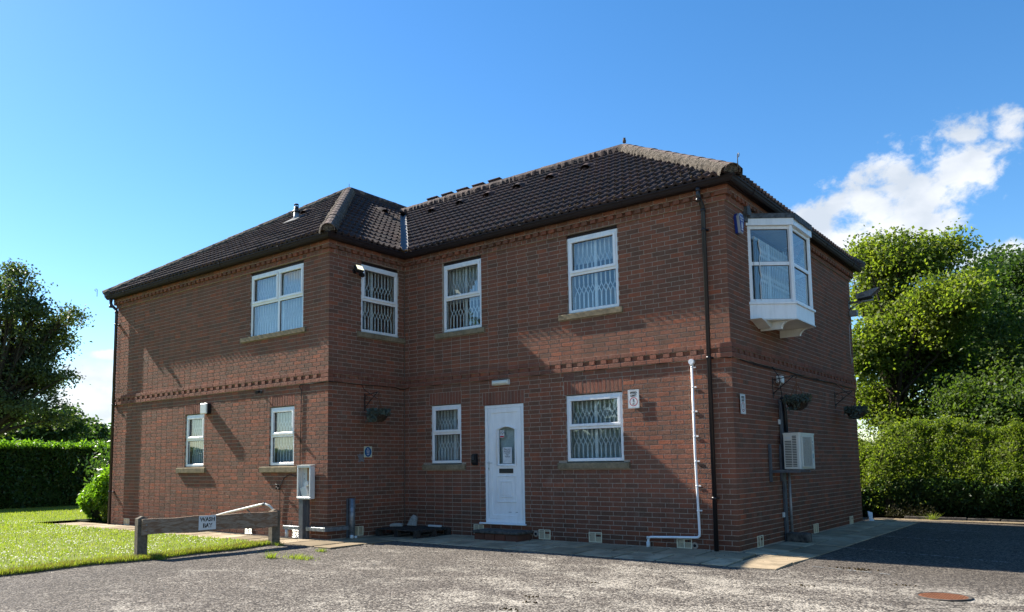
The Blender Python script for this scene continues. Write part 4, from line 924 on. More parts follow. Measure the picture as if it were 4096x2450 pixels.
speed_sign('F', -1.722, 2.17, 'white speed limit 5 mph sign beside the ground floor window right of the door')
speed_sign('R', .221, 2.012, 'white speed limit 5 mph sign on the shaded side wall under the bay window')
t = onwall('fire_sign', 'M', -1.098, 1.467, 'small cream sign with blue oval reading fire escape keep clear', 'sign', None, .004)
q = MB(); q.box(0, .205, -.004, 0, 0, .205); q.build('plate', 'cream_sign', t)
q = MB(); n = 28; q.add([(.102+.088*math.cos(2*math.pi*k/n), -.0046, .102+.094*math.sin(2*math.pi*k/n)) for k in range(n)], [tuple(range(n))]); q.build('blue_disc', 'signblue', t)
for i, s_ in enumerate(['Fire', 'escape', 'Keep', 'clear']): text(s_, .034, (.102, -.0054, .155-i*.034), 'signwhite', t, .95, bold=.001)
# alarm box
t = onwall('alarm_box', 'R', .43, 4.97, 'blue and silver hexagonal alarm box high on the side wall beside the bay', 'alarm box', None, .004)
hexo = [(-.105, .10), (-.045, .155), (.055, .155), (.115, .09), (.05, -.155), (-.045, -.155)]
sc2 = lambda k: [(x_*k, z_*k) for x_, z_ in hexo]
q = MB(); q.prism(sc2(1.0), -.045, 0, 'y'); q.build('back_box', 'alarm_blue', t)
q = MB(); q.prism(sc2(1.0), -.085, -.0455, 'y'); q.build('silver_cover', 'alarm_grey', t)
q = MB(); q.prism(sc2(.86), -.092, -.0855, 'y'); q.build('blue_face', 'alarm_blue', t)
text('Minster', .046, (.0, -.094, .088), 'signwhite', t, .95, bold=.001); text('Alarms', .046, (.0, -.094, .048), 'signwhite', t, .95, bold=.001)
q = MB(); 
for x_ in (-.022, .006): q.box(x_, x_+.018, -.0938, -.0925, -.075, .005); q.box(x_+.003, x_+.007, -.0938, -.0925, .005, .016); q.box(x_+.011, x_+.015, -.0938, -.0925, .005, .016)
q.box(-.008, .010, -.0938, -.0925, -.085, -.04); q.box(-.03, .035, -.0938, -.0925, -.11, -.09); q.build('tower_emblem', 'signwhite', t)
# bulkhead lamp over door
t = onwall('wall_lamp', 'F', -4.477, 2.735, 'slim white bulkhead lamp above the front door', 'lamp')
q = MB(); q.box(0, .37, -.02, 0, 0, .095, .006); q.build('base', 'white', t); q = MB(); q.box(.012, .358, -.085, -.021, .010, .086, .022); q.build('diffuser', 'lens', t)
q = MB(); q.box(0, .012, -.07, -.02, .0, .095, .004); q.box(.358, .37, -.07, -.02, .0, .095, .004); q.build('end_cap', 'acwhite', t, kind='stuff')
# key safe
t = onwall('key_safe', 'F', -4.985, 1.29, 'small black keypad key safe between the narrow window and the door', 'key safe')
q = MB(); q.prism([(0, 0), (-.03, 0), (-.065, .05), (-.065, .19), (-.04, .21), (0, .21)], 0, .105, 'x'); q.build('body', 'black', t)
q = MB(); q.box(.012, .093, -.078, -.0655, .09, .185, .006); q.build('keypad_cover', 'rubber', t)
q = MB(); [q.box(.025+.018*i, .037+.018*i, -.081, -.0785, .105+.02*j, .117+.02*j) for i in range(3) for j in range(4)]; q.build('keys', 'greysteel', t, kind='stuff')
# floodlight by the upper corner (lit)
def flood(wl, u, z, label, lit, sx=1.0, tilt=.35, out=.13, body='black'):
    t = onwall('floodlight', wl, u, z, label, 'floodlight', 'floodlights on the building')
    R_ = Matrix.Rotation(tilt, 3, 'X')
    q = MB(); q.obox((0, -out, .02), (.20*sx, .07, .14*sx), R_, .014); q.build('housing', body, t)
    q = MB(); q.obox(Vector((0, -out, .02))+R_ @ Vector((0, -.038, 0)), (.165*sx, .008, .11*sx), R_, .003); q.build('glass', 'lit' if lit else 'darkglass', t)
    q = MB(); q.box(-.03, .03, -.015, 0, -.05, .04, .003); q.tube([(-.11*sx, -out, .02), (-.115*sx, -out+.05, -.03), (0, -.01, -.01), (.115*sx, -out+.05, -.03), (.11*sx, -out, .02)], .009, 6); q.build('bracket', body, t)
    return t
flood('M', -1.36, 5.01, 'lit floodlight high on the corner of the projecting wing', True, .95, -.55)
t = onwall('motion_sensor', 'M', -1.215, 4.945, 'round black motion sensor under the lit floodlight', 'sensor')
q = MB(); q.tube([(0, 0, .02), (0, -.04, .02)], .03, 10); q.build('base', 'black', t); q = MB(); q.lathe([(0, -.05), (.035, -.03), (.042, 0), (.035, .03), (0, .045)], (0, -.075, .0), 12); q.build('head', 'rubber', t)
flood('R', 2.62, 4.80, 'dark unlit floodlight on the side wall just past the bay window', False, 1.7, .45, .34)
# floodlight arm at the far corner with junction box
t = onwall('area_lamp', 'R', 6.98, 4.72, 'grey hooded area lamp on a steel arm at the far end of the side wall', 'area lamp')
q = MB(); q.box(-.04, .04, -.012, 0, -.12, .06, .003); q.tube([(0, -.01, .02), (0, -.50, .03)], .024, 8); q.tube([(0, -.01, -.12), (0, -.09, -.07), (0, -.26, .01)], .014, 6); q.build('arm', 'lamp_metal', t)
q = MB(); R_ = Matrix.Rotation(-.14, 3, 'X')
pr_ = [(-.19, .05), (-.60, .12), (-.74, .245), (-.60, .245), (-.19, .165)]
q.prism([(y_, z_) for y_, z_ in [(-.18, .075), (-.46, .105), (-.66, .265), (-.58, .268), (-.18, .185)]], -.10, -.097, 'x'); q.prism([(-.18, .075), (-.46, .105), (-.66, .265), (-.58, .268), (-.18, .185)], .097, .10, 'x')
q.add([(-.1, -.18, .187), (.1, -.18, .187), (.1, -.58, .270), (-.1, -.58, .270), (.1, -.67, .262), (-.1, -.67, .262)], [(0, 1, 2, 3), (3, 2, 4, 5)]); q.add([(-.1, -.18, .075), (.1, -.18, .075), (.1, -.18, .187), (-.1, -.18, .187)], [(0, 1, 2, 3)]); q.fix = False
q.build('hood', 'lamp_metal', t)
q = MB(); q.prism([(-.20, .045), (-.50, .075), (-.50, .11), (-.20, .085)], -.075, .075, 'x'); q.build('lamp_body', 'black', t)
text('LASER', .055, (0, 0, 0), 'signblack', t, .9); lt = t.children[-1]; lt.matrix_local = Matrix.Translation((-.1015, -.29, .135)) @ Matrix.Rotation(-math.pi/2, 4, 'Z') @ Matrix.Rotation(-.16, 4, 'Y')
t = onwall('junction_box', 'R', 6.93, 4.44, 'grey junction box with looping cable under the area lamp', 'junction box')
q = MB(); q.box(0, .12, -.15, -.005, 0, .13, .008); q.build('box', 'lamp_metal', t); q = MB(); q.box(-.004, .124, -.165, -.151, -.004, .134, .005); q.build('lid', 'galv', t)
q = MB(); q.tube([(.03, -.03, 0), (.03, -.04, -.10), (-.02, -.03, -.16), (-.06, -.01, -.22), (-.07, -.008, -.8), (0, -.008, -1.05), (.06, -.008, -.9)], .004, 5); q.build('cable', 'white', t)
# white box and sensor on the wing
t = onwall('alarm_siren', 'L', -10.75, 2.44, 'white siren box with black side above the left small window of the wing', 'siren box')
q = MB(); q.box(0, .22, -.085, -.002, .0, .215, .006); q.build('back_box', 'black', t); q = MB(); q.box(-.008, .228, -.125, -.086, -.004, .222, .014); q.build('cover', 'white', t)
t = onwall('security_camera', 'L', -8.78, 2.745, 'small black security camera under the brick band of the wing', 'camera')
q = MB(); q.box(-.03, .03, -.02, 0, .01, .07, .004); q.tube([(0, -.02, .04), (0, -.07, .04)], .012, 8); q.build('mount', 'black', t); q = MB(); q.tube([(-.02, -.05, .045), (.05, -.15, .02)], .034, 12); q.build('lens_barrel', 'black', t)
# cables along the string course
t = onwall('cable', 'F', -W, 2.84, 'black cable sagging along the brick band over the front door', 'cable')
q = MB(); pts = [(.02, -.012, -.01)]; 
for i in range(1, 40): pts.append((i*.17, -.012-.004*(i % 2), .022+.008*math.sin(i*.9)-.012*(math.exp(-i*.6))))
pts.append((W, -.014, .0)); q.tube(pts, .0085, 5); q.build('cable_run', 'cable', t)
t = onwall('cable', 'M', -MD, 2.84, 'black cable run across the return wall above the hanging basket', 'cable')
q = MB(); q.tube([(-.015, -.02, .003), (.3, -.012, .01), (.75, -.012, .0), (1.2, -.012, .012), (1.7, -.012, .01), (1.82, -.02, -.02), (MD-.03, -.03, -.015)], .0085, 5); q.tube([(.80, -.012, 0), (.87, -.02, -.10), (1.02, -.12, -.22), (1.0, -.3, -.30)], .006, 5); q.build('cable_run', 'cable', t)
t = onwall('cable', 'R', 0, 2.85, 'pair of black cables drooping along the side wall under the brick band', 'cable')
q = MB(); q.tube([(0, -.01, .0)]+[(i*.35, -.012, .012*math.sin(i*1.3)) for i in range(1, 20)]+[(LY, -.012, .01)], .0075, 5); q.tube([(.3, -.018, -.01)]+[(.6+i*.4, -.018, -.02-.015*math.sin(i)) for i in range(12)]+[(5.5, -.018, .0)], .0075, 5); q.tube([(1.72, -.015, 0), (1.85, -.08, -.15), (2.02, -.06, -.45), (2.06, -.03, -.55)], .0075, 5); q.tube([(5.5, -.015, 0), (5.7, -.1, -.12), (6.1, -.25, -.3)], .006, 5); q.build('cable_run', 'cable', t, kind='stuff')
t = onwall('cable', 'L', -7.56, 0, 'thin black cable hanging down the wing beside the open meter box', 'cable')
q = MB(); q.tube([(.02, -.008, 2.85), (-.03, -.01, 2.80), (.04, -.01, 2.72), (.03, -.01, 2.2), (.02, -.01, 1.31)], .007, 5); q.tube([(.0, -.01, 1.15), (-.12, -.01, 1.13), (-.28, -.012, 1.16), (-.45, -.012, 1.10), (-.52, -.02, .99), (-.56, -.02, .95), (-.56, -.012, .3)], .008, 5); q.tube([(.75, -.01, 2.84), (.5, -.012, 2.835), (.0, -.012, 2.84)], .007, 5); q.build('cable_run', 'cable', t, kind='stuff')
t = onwall('outside_tap', 'L', -8.17, .93, 'small outside tap on the wing wall left of the meter box', 'tap')
q = MB(); q.tube([(0, 0, 0), (0, -.06, 0), (0, -.075, -.05)], .011, 8); q.tube([(-.06, -.05, .045), (.0, -.05, .04), (.05, -.05, .02)], .008, 6); q.tube([(0, -.045, 0), (0, -.045, .045)], .007, 6); q.tube([(0, -.02, -.02), (.03, -.03, -.05)], .014, 6); q.build('tap_body', 'darksteel', t)

# meter box on its steel channel, wall rail and tube bollard
t = onwall('meter_box', 'L', -7.46, .72, 'open white meter box with loose parts inside on the wing corner', 'meter box')
MW, MH, MDp = .375, .59, .125
q = MB(); q.box(0, .012, -MDp, -.035, 0, MH, .003); q.box(MW-.012, MW, -MDp, -.035, 0, MH, .003); q.box(.012, MW-.012, -MDp, -.035, 0, .012); q.box(.012, MW-.012, -MDp, -.035, MH-.012, MH); q.box(.006, MW-.006, -.034, -.022, .006, MH-.006)
frame_rect(q, -.004, MW+.004, -.004, MH+.012, .038, -MDp-.012, -MDp+.001, .004); q.prism([(-MDp-.02, MH+.012), (-.022, MH+.014), (-.022, MH+.028), (-MDp-.02, MH+.02)], -.006, MW+.006, 'x'); q.build('case', 'white', t)
q = MB(); q.box(.19, .34, -.055, -.0345, .25, MH-.03); q.build('plywood_board', 'ply', t)
q = MB(); q.obox((.16, -.085, .125), (.16, .05, .20), Matrix.Rotation(-.38, 3, 'Y'), .008); q.build('hanging_lid', 'white', t)
q = MB(); q.obox((.20, -.08, .265), (.12, .04, .09), Matrix.Rotation(-.5, 3, 'Y'), .006); q.build('fuse_carrier', 'signwhite', t)
q = MB(); q.tube([(.30, -.06, .50), (.295, -.09, .36), (.28, -.09, .27), (.30, -.09, .24), (.33, -.08, .30), (.32, -.06, .52)], .008, 5); q.box(.30, .34, -.07, -.05, .30, .52); q.build('loose_wires', 'greysteel', t, kind='stuff')
q = MB(); [q.tube([(.085, -.0362, z_), (.085, -.034, z_)], .008, 8) for z_ in (.36, .45, .27)]; q.build('screw_hole', 'rubber', t, kind='stuff')
t = onwall('steel_channel', 'L', -7.415, 0, 'dark grey steel channel post standing under the open meter box', 'post')
q = MB(); q.box(0, .115, -.125, -.117, -.03, .715); q.box(0, .008, -.117, -.02, -.03, .715); q.box(.107, .115, -.117, -.05, -.03, .715); q.box(.115, .175, -.058, -.05, -.03, .715); q.box(.167, .175, -.05, -.01, -.03, .715); q.build('channel', 'greysteel', t)
t = onwall('wall_rail', 'L', -W, .182, 'galvanised steel rail wrapped low round the wing corner', 'rail')
q = MB(); q.box(-1.13, -.655, -.105, -.035, -.035, .035, .003); q.box(-.47, .055, -.105, -.035, -.035, .035, .003); q.build('front_rail', 'galv', t)
q = MB(); 
for z_ in (0,): q.box(.0551, .062, -.105, .50, -.035, .035, .002)
q.build('return_rail', 'galv', t)
q = MB(); q.tube([(-1.05, -.075, -.2), (-1.05, -.075, -.036)], .033, 10); q.build('rail_foot', 'white', t)
t = onwall('steel_bollard', 'M', -1.46, 0, 'round galvanised steel tube bollard against the return wall', 'bollard')
q = MB(); q.tube([(0, -.085, .035), (0, -.085, .71)], .056, 18); q.build('tube', 'galv', t)
q = MB(); q.box(-.075, .0, -.035, -.012, .0, .71, .003); q.build('back_channel', 'greysteel', t)
q = MB(); q.tube([(-.035, -.12, -.02), (-.035, -.12, .055)], .036, 12); q.build('stub_pipe', 'white', t); q = MB(); q.tube([(.035, -.15, -.02), (.035, -.15, .035)], .028, 12); q.build('stub_pipe', 'white', t)

# white waste pipe on front wall
t = onwall('waste_pipe', 'F', -.60, 0, 'thin white plastic pipe running down the front wall beside the downpipe', 'pipe')
q = MB(); q.tube([(-.005, -.045, 2.80), (-.004, -.045, 1.4), (.02, -.045, .26), (.016, -.045, .205), (-.01, -.045, .18), (-.05, -.045, .176), (-.78, -.045, .150), (-.815, -.045, .140), (-.83, -.045, .10), (-.832, -.045, -.02)], .019, 10); q.build('pipe', 'upvc', t)
q = MB(); q.tube([(-.006, 0, 2.825), (-.006, -.075, 2.825)], .042, 14); q.tube([(-.006, -.045, 2.83), (-.006, -.045, 2.76)], .026, 10); q.build('top_cap', 'upvc', t)
q = MB(); q.tube([(-.832, -.045, .075), (-.832, -.045, -.03)], .030, 12); q.tube([(-.832, -.045, .16), (-.832, -.045, .12)], .026, 10); q.build('socket', 'white', t)
for z_, du in ((2.74, 0), (2.436, -.002), (2.064, -.003), (1.687, 0), (1.31, .004), (.942, .009), (.575, .014)):
    q = MB(); q.box(-.045+du, .045+du, -.012, -.002, z_-.012, z_+.012, .004); q.tube([(du, -.045, z_-.012), (du, -.045, z_+.012)], .023, 10); q.build('pipe_clip', 'upvc', t)
# side-wall conduits
t = onwall('conduit', 'R', 2.03, 0, 'grey cable tray with black hose running down beside the air conditioner', 'conduit')
q = MB(); q.box(-.045, .045, -.05, -.006, -.02, 2.30, .004); q.build('tray', 'greysteel', t)
q = MB(); q.tube([(-.02, -.06, 2.36), (.02, -.075, 2.28), (.055, -.08, 2.1), (.06, -.08, 1.77)], .032, 8); q.build('hose', 'black', t)
q = MB(); q.tube([(.11, -.03, 2.15), (.105, -.03, 1.8)], .012, 8); q.tube([(.17, -.055, 1.14), (.175, -.055, .55), (.19, -.055, .03)], .024, 10); q.build('drain_pipe', 'lamp_metal', t, kind='stuff')
for z_ in (1.95, .42): q = MB(); q.box(-.12, -.045, -.03, -.006, z_-.04, z_+.04, .003); q.build('clip', 'white', t)
t = onwall('wall_socket_box', 'R', 1.93, 2.60, 'small white plastic junction box behind the nearer basket bracket', 'junction box')
q = MB(); q.box(0, .13, -.10, 0, 0, .12, .01); q.build('box', 'white', t); q = MB(); q.tube([(.06, -.05, 0), (.06, -.05, -.05)], .02, 8); q.build('gland', 'white', t)
# air conditioner and its bracket
t = onwall('bracket_frame', 'R', 1.38, 0, 'grey steel wall bracket carrying the air conditioner', 'bracket')
for du in (0, .52):
    q = MB(); q.box(du, du+.05, -.045, -.006, .97, 1.575, .002); q.box(du+.052, du+.085, -.025, -.006, .97, 1.575, .002); q.build('upright', 'greysteel', t)
    q = MB(); q.box(du+.01, du+.05, -.48, -.046, 1.115, 1.155, .002); q.build('arm', 'greysteel', t)
q = MB(); q.box(.0, .60, -.475, -.43, 1.156, 1.160) ; q.box(.05, .90, -.13, -.085, 1.112, 1.157, .002); q.build('cross_bar', 'galv', t, kind='stuff')
t = onwall('air_conditioner', 'R', 1.86, 1.17, 'cream outdoor air conditioner unit mounted on the side wall', 'air conditioner')
AX, A0, A1, AH = .79, -.10, -.36, .59
q = MB(); q.prism([(0, A0), (0, A1+.02), (.02, A1), (AX-.02, A1), (AX, A1+.02), (AX, A0)], .0, AH-.03, 'z'); q.build('casing', 'acwhite', t)
q = MB(); q.prism([(-.006, A0+.006), (-.006, A1+.012), (.014, A1-.008), (AX-.014, A1-.008), (AX+.006, A1+.012), (AX+.006, A0+.006)], AH-.0295, AH, 'z'); q.build('lid', 'acwhite', t)
# left end louvres (seen face-on)
q = MB(); 
for i in range(19):
    z_ = .04+i*.027
    if i < 16: q.box(-.0055, -.0005, A0-.02, A0-.125, z_, z_+.013)
    q.box(-.0055, -.0005, A0-.14, A0-.205, z_, z_+.013)
q.build('side_slots', 'acdark', t, kind='stuff')
q = MB(); q.box(-.010, -.0005, A0-.03, A0-.11, .485, .525, .003); q.build('grab_handle', 'white', t)
q = MB(); q.box(.10, .56, A1-.004, A1-.0005, .05, .52); q.build('fan_opening', 'acdark', t)
q = MB(); n = 30; q.lathe([(.20, 0), (.21, 0), (.21, .01), (.20, .01)], (0, 0, 0), n); q.v = [(.33+x_, A1-.006-z_, .285+y_) for x_, y_, z_ in q.v]; q.build('fan_ring', 'greysteel', t)
q = MB(); 
for i in range(36): q.box(.085, .575, A1-.022, A1-.017, .045+i*.0137, .0485+i*.0137)
for i in range(14): q.box(.10+i*.035, .104+i*.035, A1-.0265, A1-.0225, .045, .525)
frame_rect(q, .07, .59, .03, .54, .018, A1-.024, A1-.002, .004); q.build('fan_grille', 'acwhite', t, kind='stuff')
q = MB(); q.box(.66, .715, A1-.0025, A1-.0005, .43, .465); q.build('badge', 'alarm_grey', t); q = MB(); q.box(.66, .72, A1-.0025, A1-.0005, .17, .25); q.build('sticker', 'sticker', t); q = MB(); q.box(.67, .72, A1-.0025, A1-.0005, .10, .165); q.build('sticker', 'paper', t); q = MB(); q.box(.665, .715, A1-.0025, A1-.0005, .30, .41); q.build('sticker', 'alarm_grey', t)
# feet
q = MB(); q.box(.06, .12, A1-.01, A0, -.02, -.001); q.box(AX-.12, AX-.06, A1-.01, A0, -.02, -.001); q.build('foot', 'galv', t, kind='stuff')

# hanging baskets and their scroll brackets
def basket_set(wl, u, lb, lbk, plants, zc=0):
    t = onwall('basket_bracket', wl, u, 2.34+zc, lb, 'bracket', 'wrought iron basket brackets')
    q = MB(); q.box(-.012, .012, -.008, -.001, 0, .34); q.build('back_plate', 'darksteel', t)
    q = MB(); q.tube([(0, -.008, .30), (0, -.20, .325), (0, -.36, .345)], .007, 6); q.tube([(0, -.008, .07), (0, -.18, .21), (0, -.36, .35)], .007, 6)
    q.tube([(0, -.36+.0, .345)]+[(0, -.375-.025*math.sin(a_), .325+.022*math.cos(a_)) for a_ in [i*.5 for i in range(8)]], .006, 6)
    q.tube([(0, -.05-.035*math.cos(a_)*1.0, .255+.03*math.sin(a_)) for a_ in [i*.55 for i in range(9)]], .005, 5)
    q.tube([(0, -.03, .18), (0, -.09, .15), (0, -.14, .17), (0, -.15, .24), (0, -.12, .27)], .005, 5); q.tube([(0, -.01, .09), (0, -.035, .06), (0, -.02, .04)], .005, 5); q.build('scrollwork', 'darksteel', t)
    t = onwall('hanging_basket', wl, u, 2.20+zc, lbk, 'hanging basket', 'hanging baskets of wilted plants', .385)
    q = MB()
    for a_ in (0.4, 2.5, 4.6): q.tube([(0, 0, .46), (.0, 0, .36), (.155*math.cos(a_), .155*math.sin(a_), .07)], .0065, 5)
    q.build('hanger', 'rust' if zc == 0 else 'darksteel', t)
    q = MB(); q.lathe([(.0, -.085), (.06, -.08), (.12, -.045), (.155, .02), (.17, .06), (.155, .062), (.12, .0), (0, -.05)], (0, 0, 0), 22); q.build('bowl', 'wicker', t)
    q = MB()
    for k in range(9):
        z_ = -.075+k*.016; rr = .17*math.sqrt(max(.02, 1-((.065-z_)/.155)**2)); q.tube([(rr*math.cos(a_)*1.01, rr*math.sin(a_)*1.01, z_+.003*math.sin(a_*5+k)) for a_ in [i*math.pi/10 for i in range(21)]], .0055, 4, False)
    q.build('woven_rods', 'wicker', t, kind='stuff')
    N = 620; th = rng.uniform(0, 2*np.pi, N); r_ = .215*np.sqrt(rng.uniform(.1, 1, N)); ctr = np.stack([r_*np.cos(th)*1.15, r_*np.sin(th), .08+rng.uniform(-.05, .085, N)], 1)
    k = rng.uniform(0, 1, N) < plants; ctr[k] = np.stack([rng.normal(-.17, .035, k.sum()), rng.normal(0, .06, k.sum()), rng.uniform(-.09, .09, k.sum())], 1)
    npmesh('foliage', leaf_quads(ctr, .05, .034), 4, 'dead', t)
def leaf_quads(c, L, Wd, up=.3, var=.35, bend=.25):
    n = len(c); d = rng.normal(size=(n, 3)); d /= np.linalg.norm(d, axis=1, keepdims=True); nn_ = rng.normal(size=(n, 3)); nn_[:, 2] += up*2
    s = np.cross(d, nn_); s /= np.linalg.norm(s, axis=1, keepdims=True)+1e-9; nrm = np.cross(s, d)
    l = (L*rng.uniform(1-var, 1+var, (n, 1))); w_ = Wd*rng.uniform(1-var, 1+var, (n, 1))
    v = np.empty((n, 4, 3)); v[:, 0] = c-d*l*.5; v[:, 1] = c+s*w_*.5+nrm*w_*bend; v[:, 2] = c+d*l*.5; v[:, 3] = c-s*w_*.5+nrm*w_*bend
    return v.reshape(-1, 3)
basket_set('M', -1.08, 'black wrought iron bracket on the return wall in the recessed corner', 'dark hanging basket of wilted plants in the recessed corner', .25)
basket_set('R', 1.755, 'scrolled iron bracket nearer the camera on the side wall', 'wicker hanging basket of wilted plants above the air conditioner', .14)
basket_set('R', 5.44, 'scrolled iron bracket near the far end of the side wall', 'dark hanging basket at the far end of the side wall', .2, .0)

# door step
t = empty('door_step', None, (-4.64, -.42, 0), 'dark worn concrete doorstep on bricks below the white door', 'step')
q = MB(); q.box(0, 1.0, -.06, .40, .105, .155, .012); q.build('slab', 'concrete', t)
for i, (xa, xb) in enumerate([(.02, .235), (.25, .465), (.48, .695), (.71, .965)]): q = MB(); q.box(xa, xb, -.02, .38, -.02, .10, .006); q.build('brick', 'soldier', t)
# pallet
pal = empty('wooden_pallet', Matrix.Translation((-6.66, -.90, -.01)) @ Matrix.Rotation(-.015, 4, 'Z'), (0, 0, 0), 'dark weathered wooden pallet lying in the recessed corner', 'pallet')
for i in range(7):
    q = MB(); y_ = .0+i*.135+(.02 if i in (2, 5) else 0); q.box(0, 1.10, y_, y_+.098, .122, .142, .003); o = q.build('plank', 'pallet', pal); o.rotation_euler = (0, random.uniform(-.004, .004), random.uniform(-.012, .012))
for x_ in (.0, .5, 1.0):
    q = MB(); q.box(x_, x_+.10, 0, .92, .100, .1215, .002); q.build('bearer', 'pallet', pal); q = MB(); q.box(x_, x_+.10, 0, .92, 0, .02, .002); q.build('bottom_board', 'pallet', pal)
    for y_ in (.0, .42, .82): q = MB(); q.box(x_+.001, x_+.099, y_+.001, y_+.10, .0205, .0995, .004); q.build('block', 'pallet', pal)
def rock(name, pts, depth, loc, rz, label, cat='stone', mat='stone', rx=0):
    t = empty(name, Matrix.Translation(loc) @ Matrix.Rotation(rz, 4, 'Z') @ Matrix.Rotation(rx, 4, 'X')); q = MB(); q.prism(pts, -depth/2, depth/2, 'y'); n = len(pts)
    cx_ = sum(p[0] for p in pts)/n; cz_ = sum(p[1] for p in pts)/n
    q.v = [(cx_+(x_-cx_)*1.0, y_, z_) for x_, y_, z_ in q.v]; m_ = q.mesh(name, M[mat]); bpy.data.objects.remove(t)
    o = bpy.data.objects.new(name, m_); COL.objects.link(o); o.matrix_world = Matrix.Translation(loc) @ Matrix.Rotation(rz, 4, 'Z') @ Matrix.Rotation(rx, 4, 'X')
    bv = o.modifiers.new('bevel', 'BEVEL'); bv.width = .008; bv.segments = 2
    return tag(o, label, cat)
rock('stone', [(-.10, 0), (.12, 0), (.115, .17), (.07, .20), (.03, .215), (-.01, .17), (-.06, .08)], .05, (-6.50, -.09, .133), .15, 'pale upright broken stone leaning at the back of the pallet', rx=-.18)
rock('stone', [(-.12, 0), (.12, 0), (.125, .05), (.03, .065), (-.10, .055), (-.13, .03)], .12, (-6.63, -.36, .133), .5, 'flat pale broken stone lying at the left edge of the pallet')
rock('board_offcut', [(-.16, 0), (.16, 0), (.16, .035), (-.16, .035)], .05, (-5.90, -.07, .133), .0, 'short white offcut lying along the back of the pallet', 'offcut', 'white')
t = empty('concrete_block', None, (.05, 2.02, -.02), 'rough grey concrete block lying under the side wall drain pipe', 'block'); t.location = (.03, 1.95, -.02)
q = MB(); q.box(0, .36, 0, .22, 0, .15, .02); q.build('block', 'concrete', t)
rock('paper_scrap', [(0, 0), (.13, 0), (.10, .06), (.16, .20), (.05, .24), (.02, .1)], .02, (.08, 7.35, -.02), .9, 'crumpled pale litter at the far corner of the side wall', 'litter', 'paper', rx=-.5)

# WASH BAY barrier
bar_ = empty('wooden_barrier', None, (-7.0, -5.2, 0), 'low weathered timber barrier standing on the lawn edge', 'barrier')
def rel(o, x, y, z): return (x-(-7.0), y-(-5.2), z)
def post(x, y, h, rz):
    q = MB(); b_ = gz(x, y); q.prism([(-.07, -.2), (.07, -.2), (.07, h-.035), (.035, h), (-.035, h), (-.07, h-.035)], -.062, .062, 'x') if 0 else q.box(-.075, .075, -.07, .07, -.25, h-.03, .006); q.add([(-.07, -.065, h-.031), (.07, -.065, h-.031), (.07, .065, h-.031), (-.07, .065, h-.031), (0, -.05, h), (0, .05, h)], [(0, 1, 4), (1, 2, 5, 4), (2, 3, 5), (3, 0, 4, 5)])
    o = q.build('post', 'postgrey', bar_); o.location = (x+7.0, y+5.2, b_); o.rotation_euler = (0, 0, rz); return o
P1, P2 = Vector((-7.34, -5.11, 0)), Vector((-7.00, -2.93, 0)); dd = (P2-P1); ang_ = math.atan2(dd.y, dd.x)
post(P1.x, P1.y, .625, ang_); post(P2.x, P2.y, .60, ang_)
Lr = dd.length; mid = (P1+P2)/2; nrm2 = Vector((dd.y, -dd.x, 0)).normalized()
q = MB(); n = 14
vs_ = []
for i in range(n+1):
    x_ = -Lr/2-.03+(Lr+.02)*i/n
    zz0 = .33+.012*math.sin(i*.9); zz1 = .565+.006*math.sin(i*1.3+1)+(.02*i/n)
    vs_ += [(x_, -.03, zz0), (x_, .03, zz0), (x_, .03, zz1), (x_, -.03, zz1)]
q.add(vs_, [(4*i+k, 4*i+(k+1) % 4, 4*i+4+(k+1) % 4, 4*i+4+k) for i in range(n) for k in range(4)]+[(3, 2, 1, 0), (4*n, 4*n+1, 4*n+2, 4*n+3)]); q.fix = True
rail = q.build('rail', 'timber', bar_); rail.location = (mid.x+7.0+nrm2.x*.103, mid.y+5.2+nrm2.y*.103, -.03); rail.rotation_euler = (0, 0, ang_)
for sg, zz in ((-1, .48), (-1, .40), (1, .48)):
    q = MB(); q.tube([(0, 0, 0), (0, -.006, 0)], .011, 8); o = q.build('bolt', 'galv', rail); o.location = (sg*(Lr/2-.03), -.031, zz)
ws = empty('wash_bay_sign', Matrix.Translation((mid.x+nrm2.x*.135-dd.x/Lr*.13, mid.y+nrm2.y*.135-dd.y/Lr*.13, -.035)) @ Matrix.Rotation(ang_, 4, 'Z') @ Matrix.Diagonal((.90, 1, .97, 1)), (0, 0, 0), 'hand-stencilled white wash bay sign fixed on the timber barrier', 'sign')
q = MB(); q.add([(-.16, -.006, .365), (.155, -.006, .37), (.15, -.006, .605), (-.155, -.006, .595), (-.16, 0, .365), (.155, 0, .37), (.15, 0, .605), (-.155, 0, .595)], [(0, 1, 2, 3), (7, 6, 5, 4), (0, 4, 5, 1), (1, 5, 6, 2), (2, 6, 7, 3), (3, 7, 4, 0)]); q.build('board', 'signwhite', ws)
text('WASH', .092, (.0, -.0072, .535), 'signblack', ws, 1.0, bold=.004); text('BAY', .092, (.0, -.0072, .435), 'signblack', ws, 1.0, bold=.004)
q = MB()   # stencil bridges
for x_ in (-.105, -.052, .005, .055, .092): q.box(x_, x_+.006, -.0085, -.0074, .50, .575)
for x_ in (-.058, .012, .05): q.box(x_, x_+.006, -.0085, -.0074, .40, .475)
q.build('stencil_bridge', 'signwhite', ws, kind='stuff')
t = empty('handrail_pipe', None, (-9.58, -2.2, 0), 'pale slanting pipe rail behind the timber barrier', 'pipe')
q = MB(); q.tube([(-.55, .0, .30), (0, 0, .407), (1.28, 0, .617), (1.42, .01, .58), (1.5, .05, .50), (1.52, .1, .3), (1.52, .1, 0)], .022, 8); q.build('rail', 'concrete' if 0 else 'white', t); q = MB(); q.tube([(1.22, 0, .60), (1.30, 0, .617)], .03, 8); q.tube([(.70, .0, .515), (.70, .12, .40), (.70, .15, 0)], .012, 6); q.build('bracket', 'greysteel', t, kind='stuff')

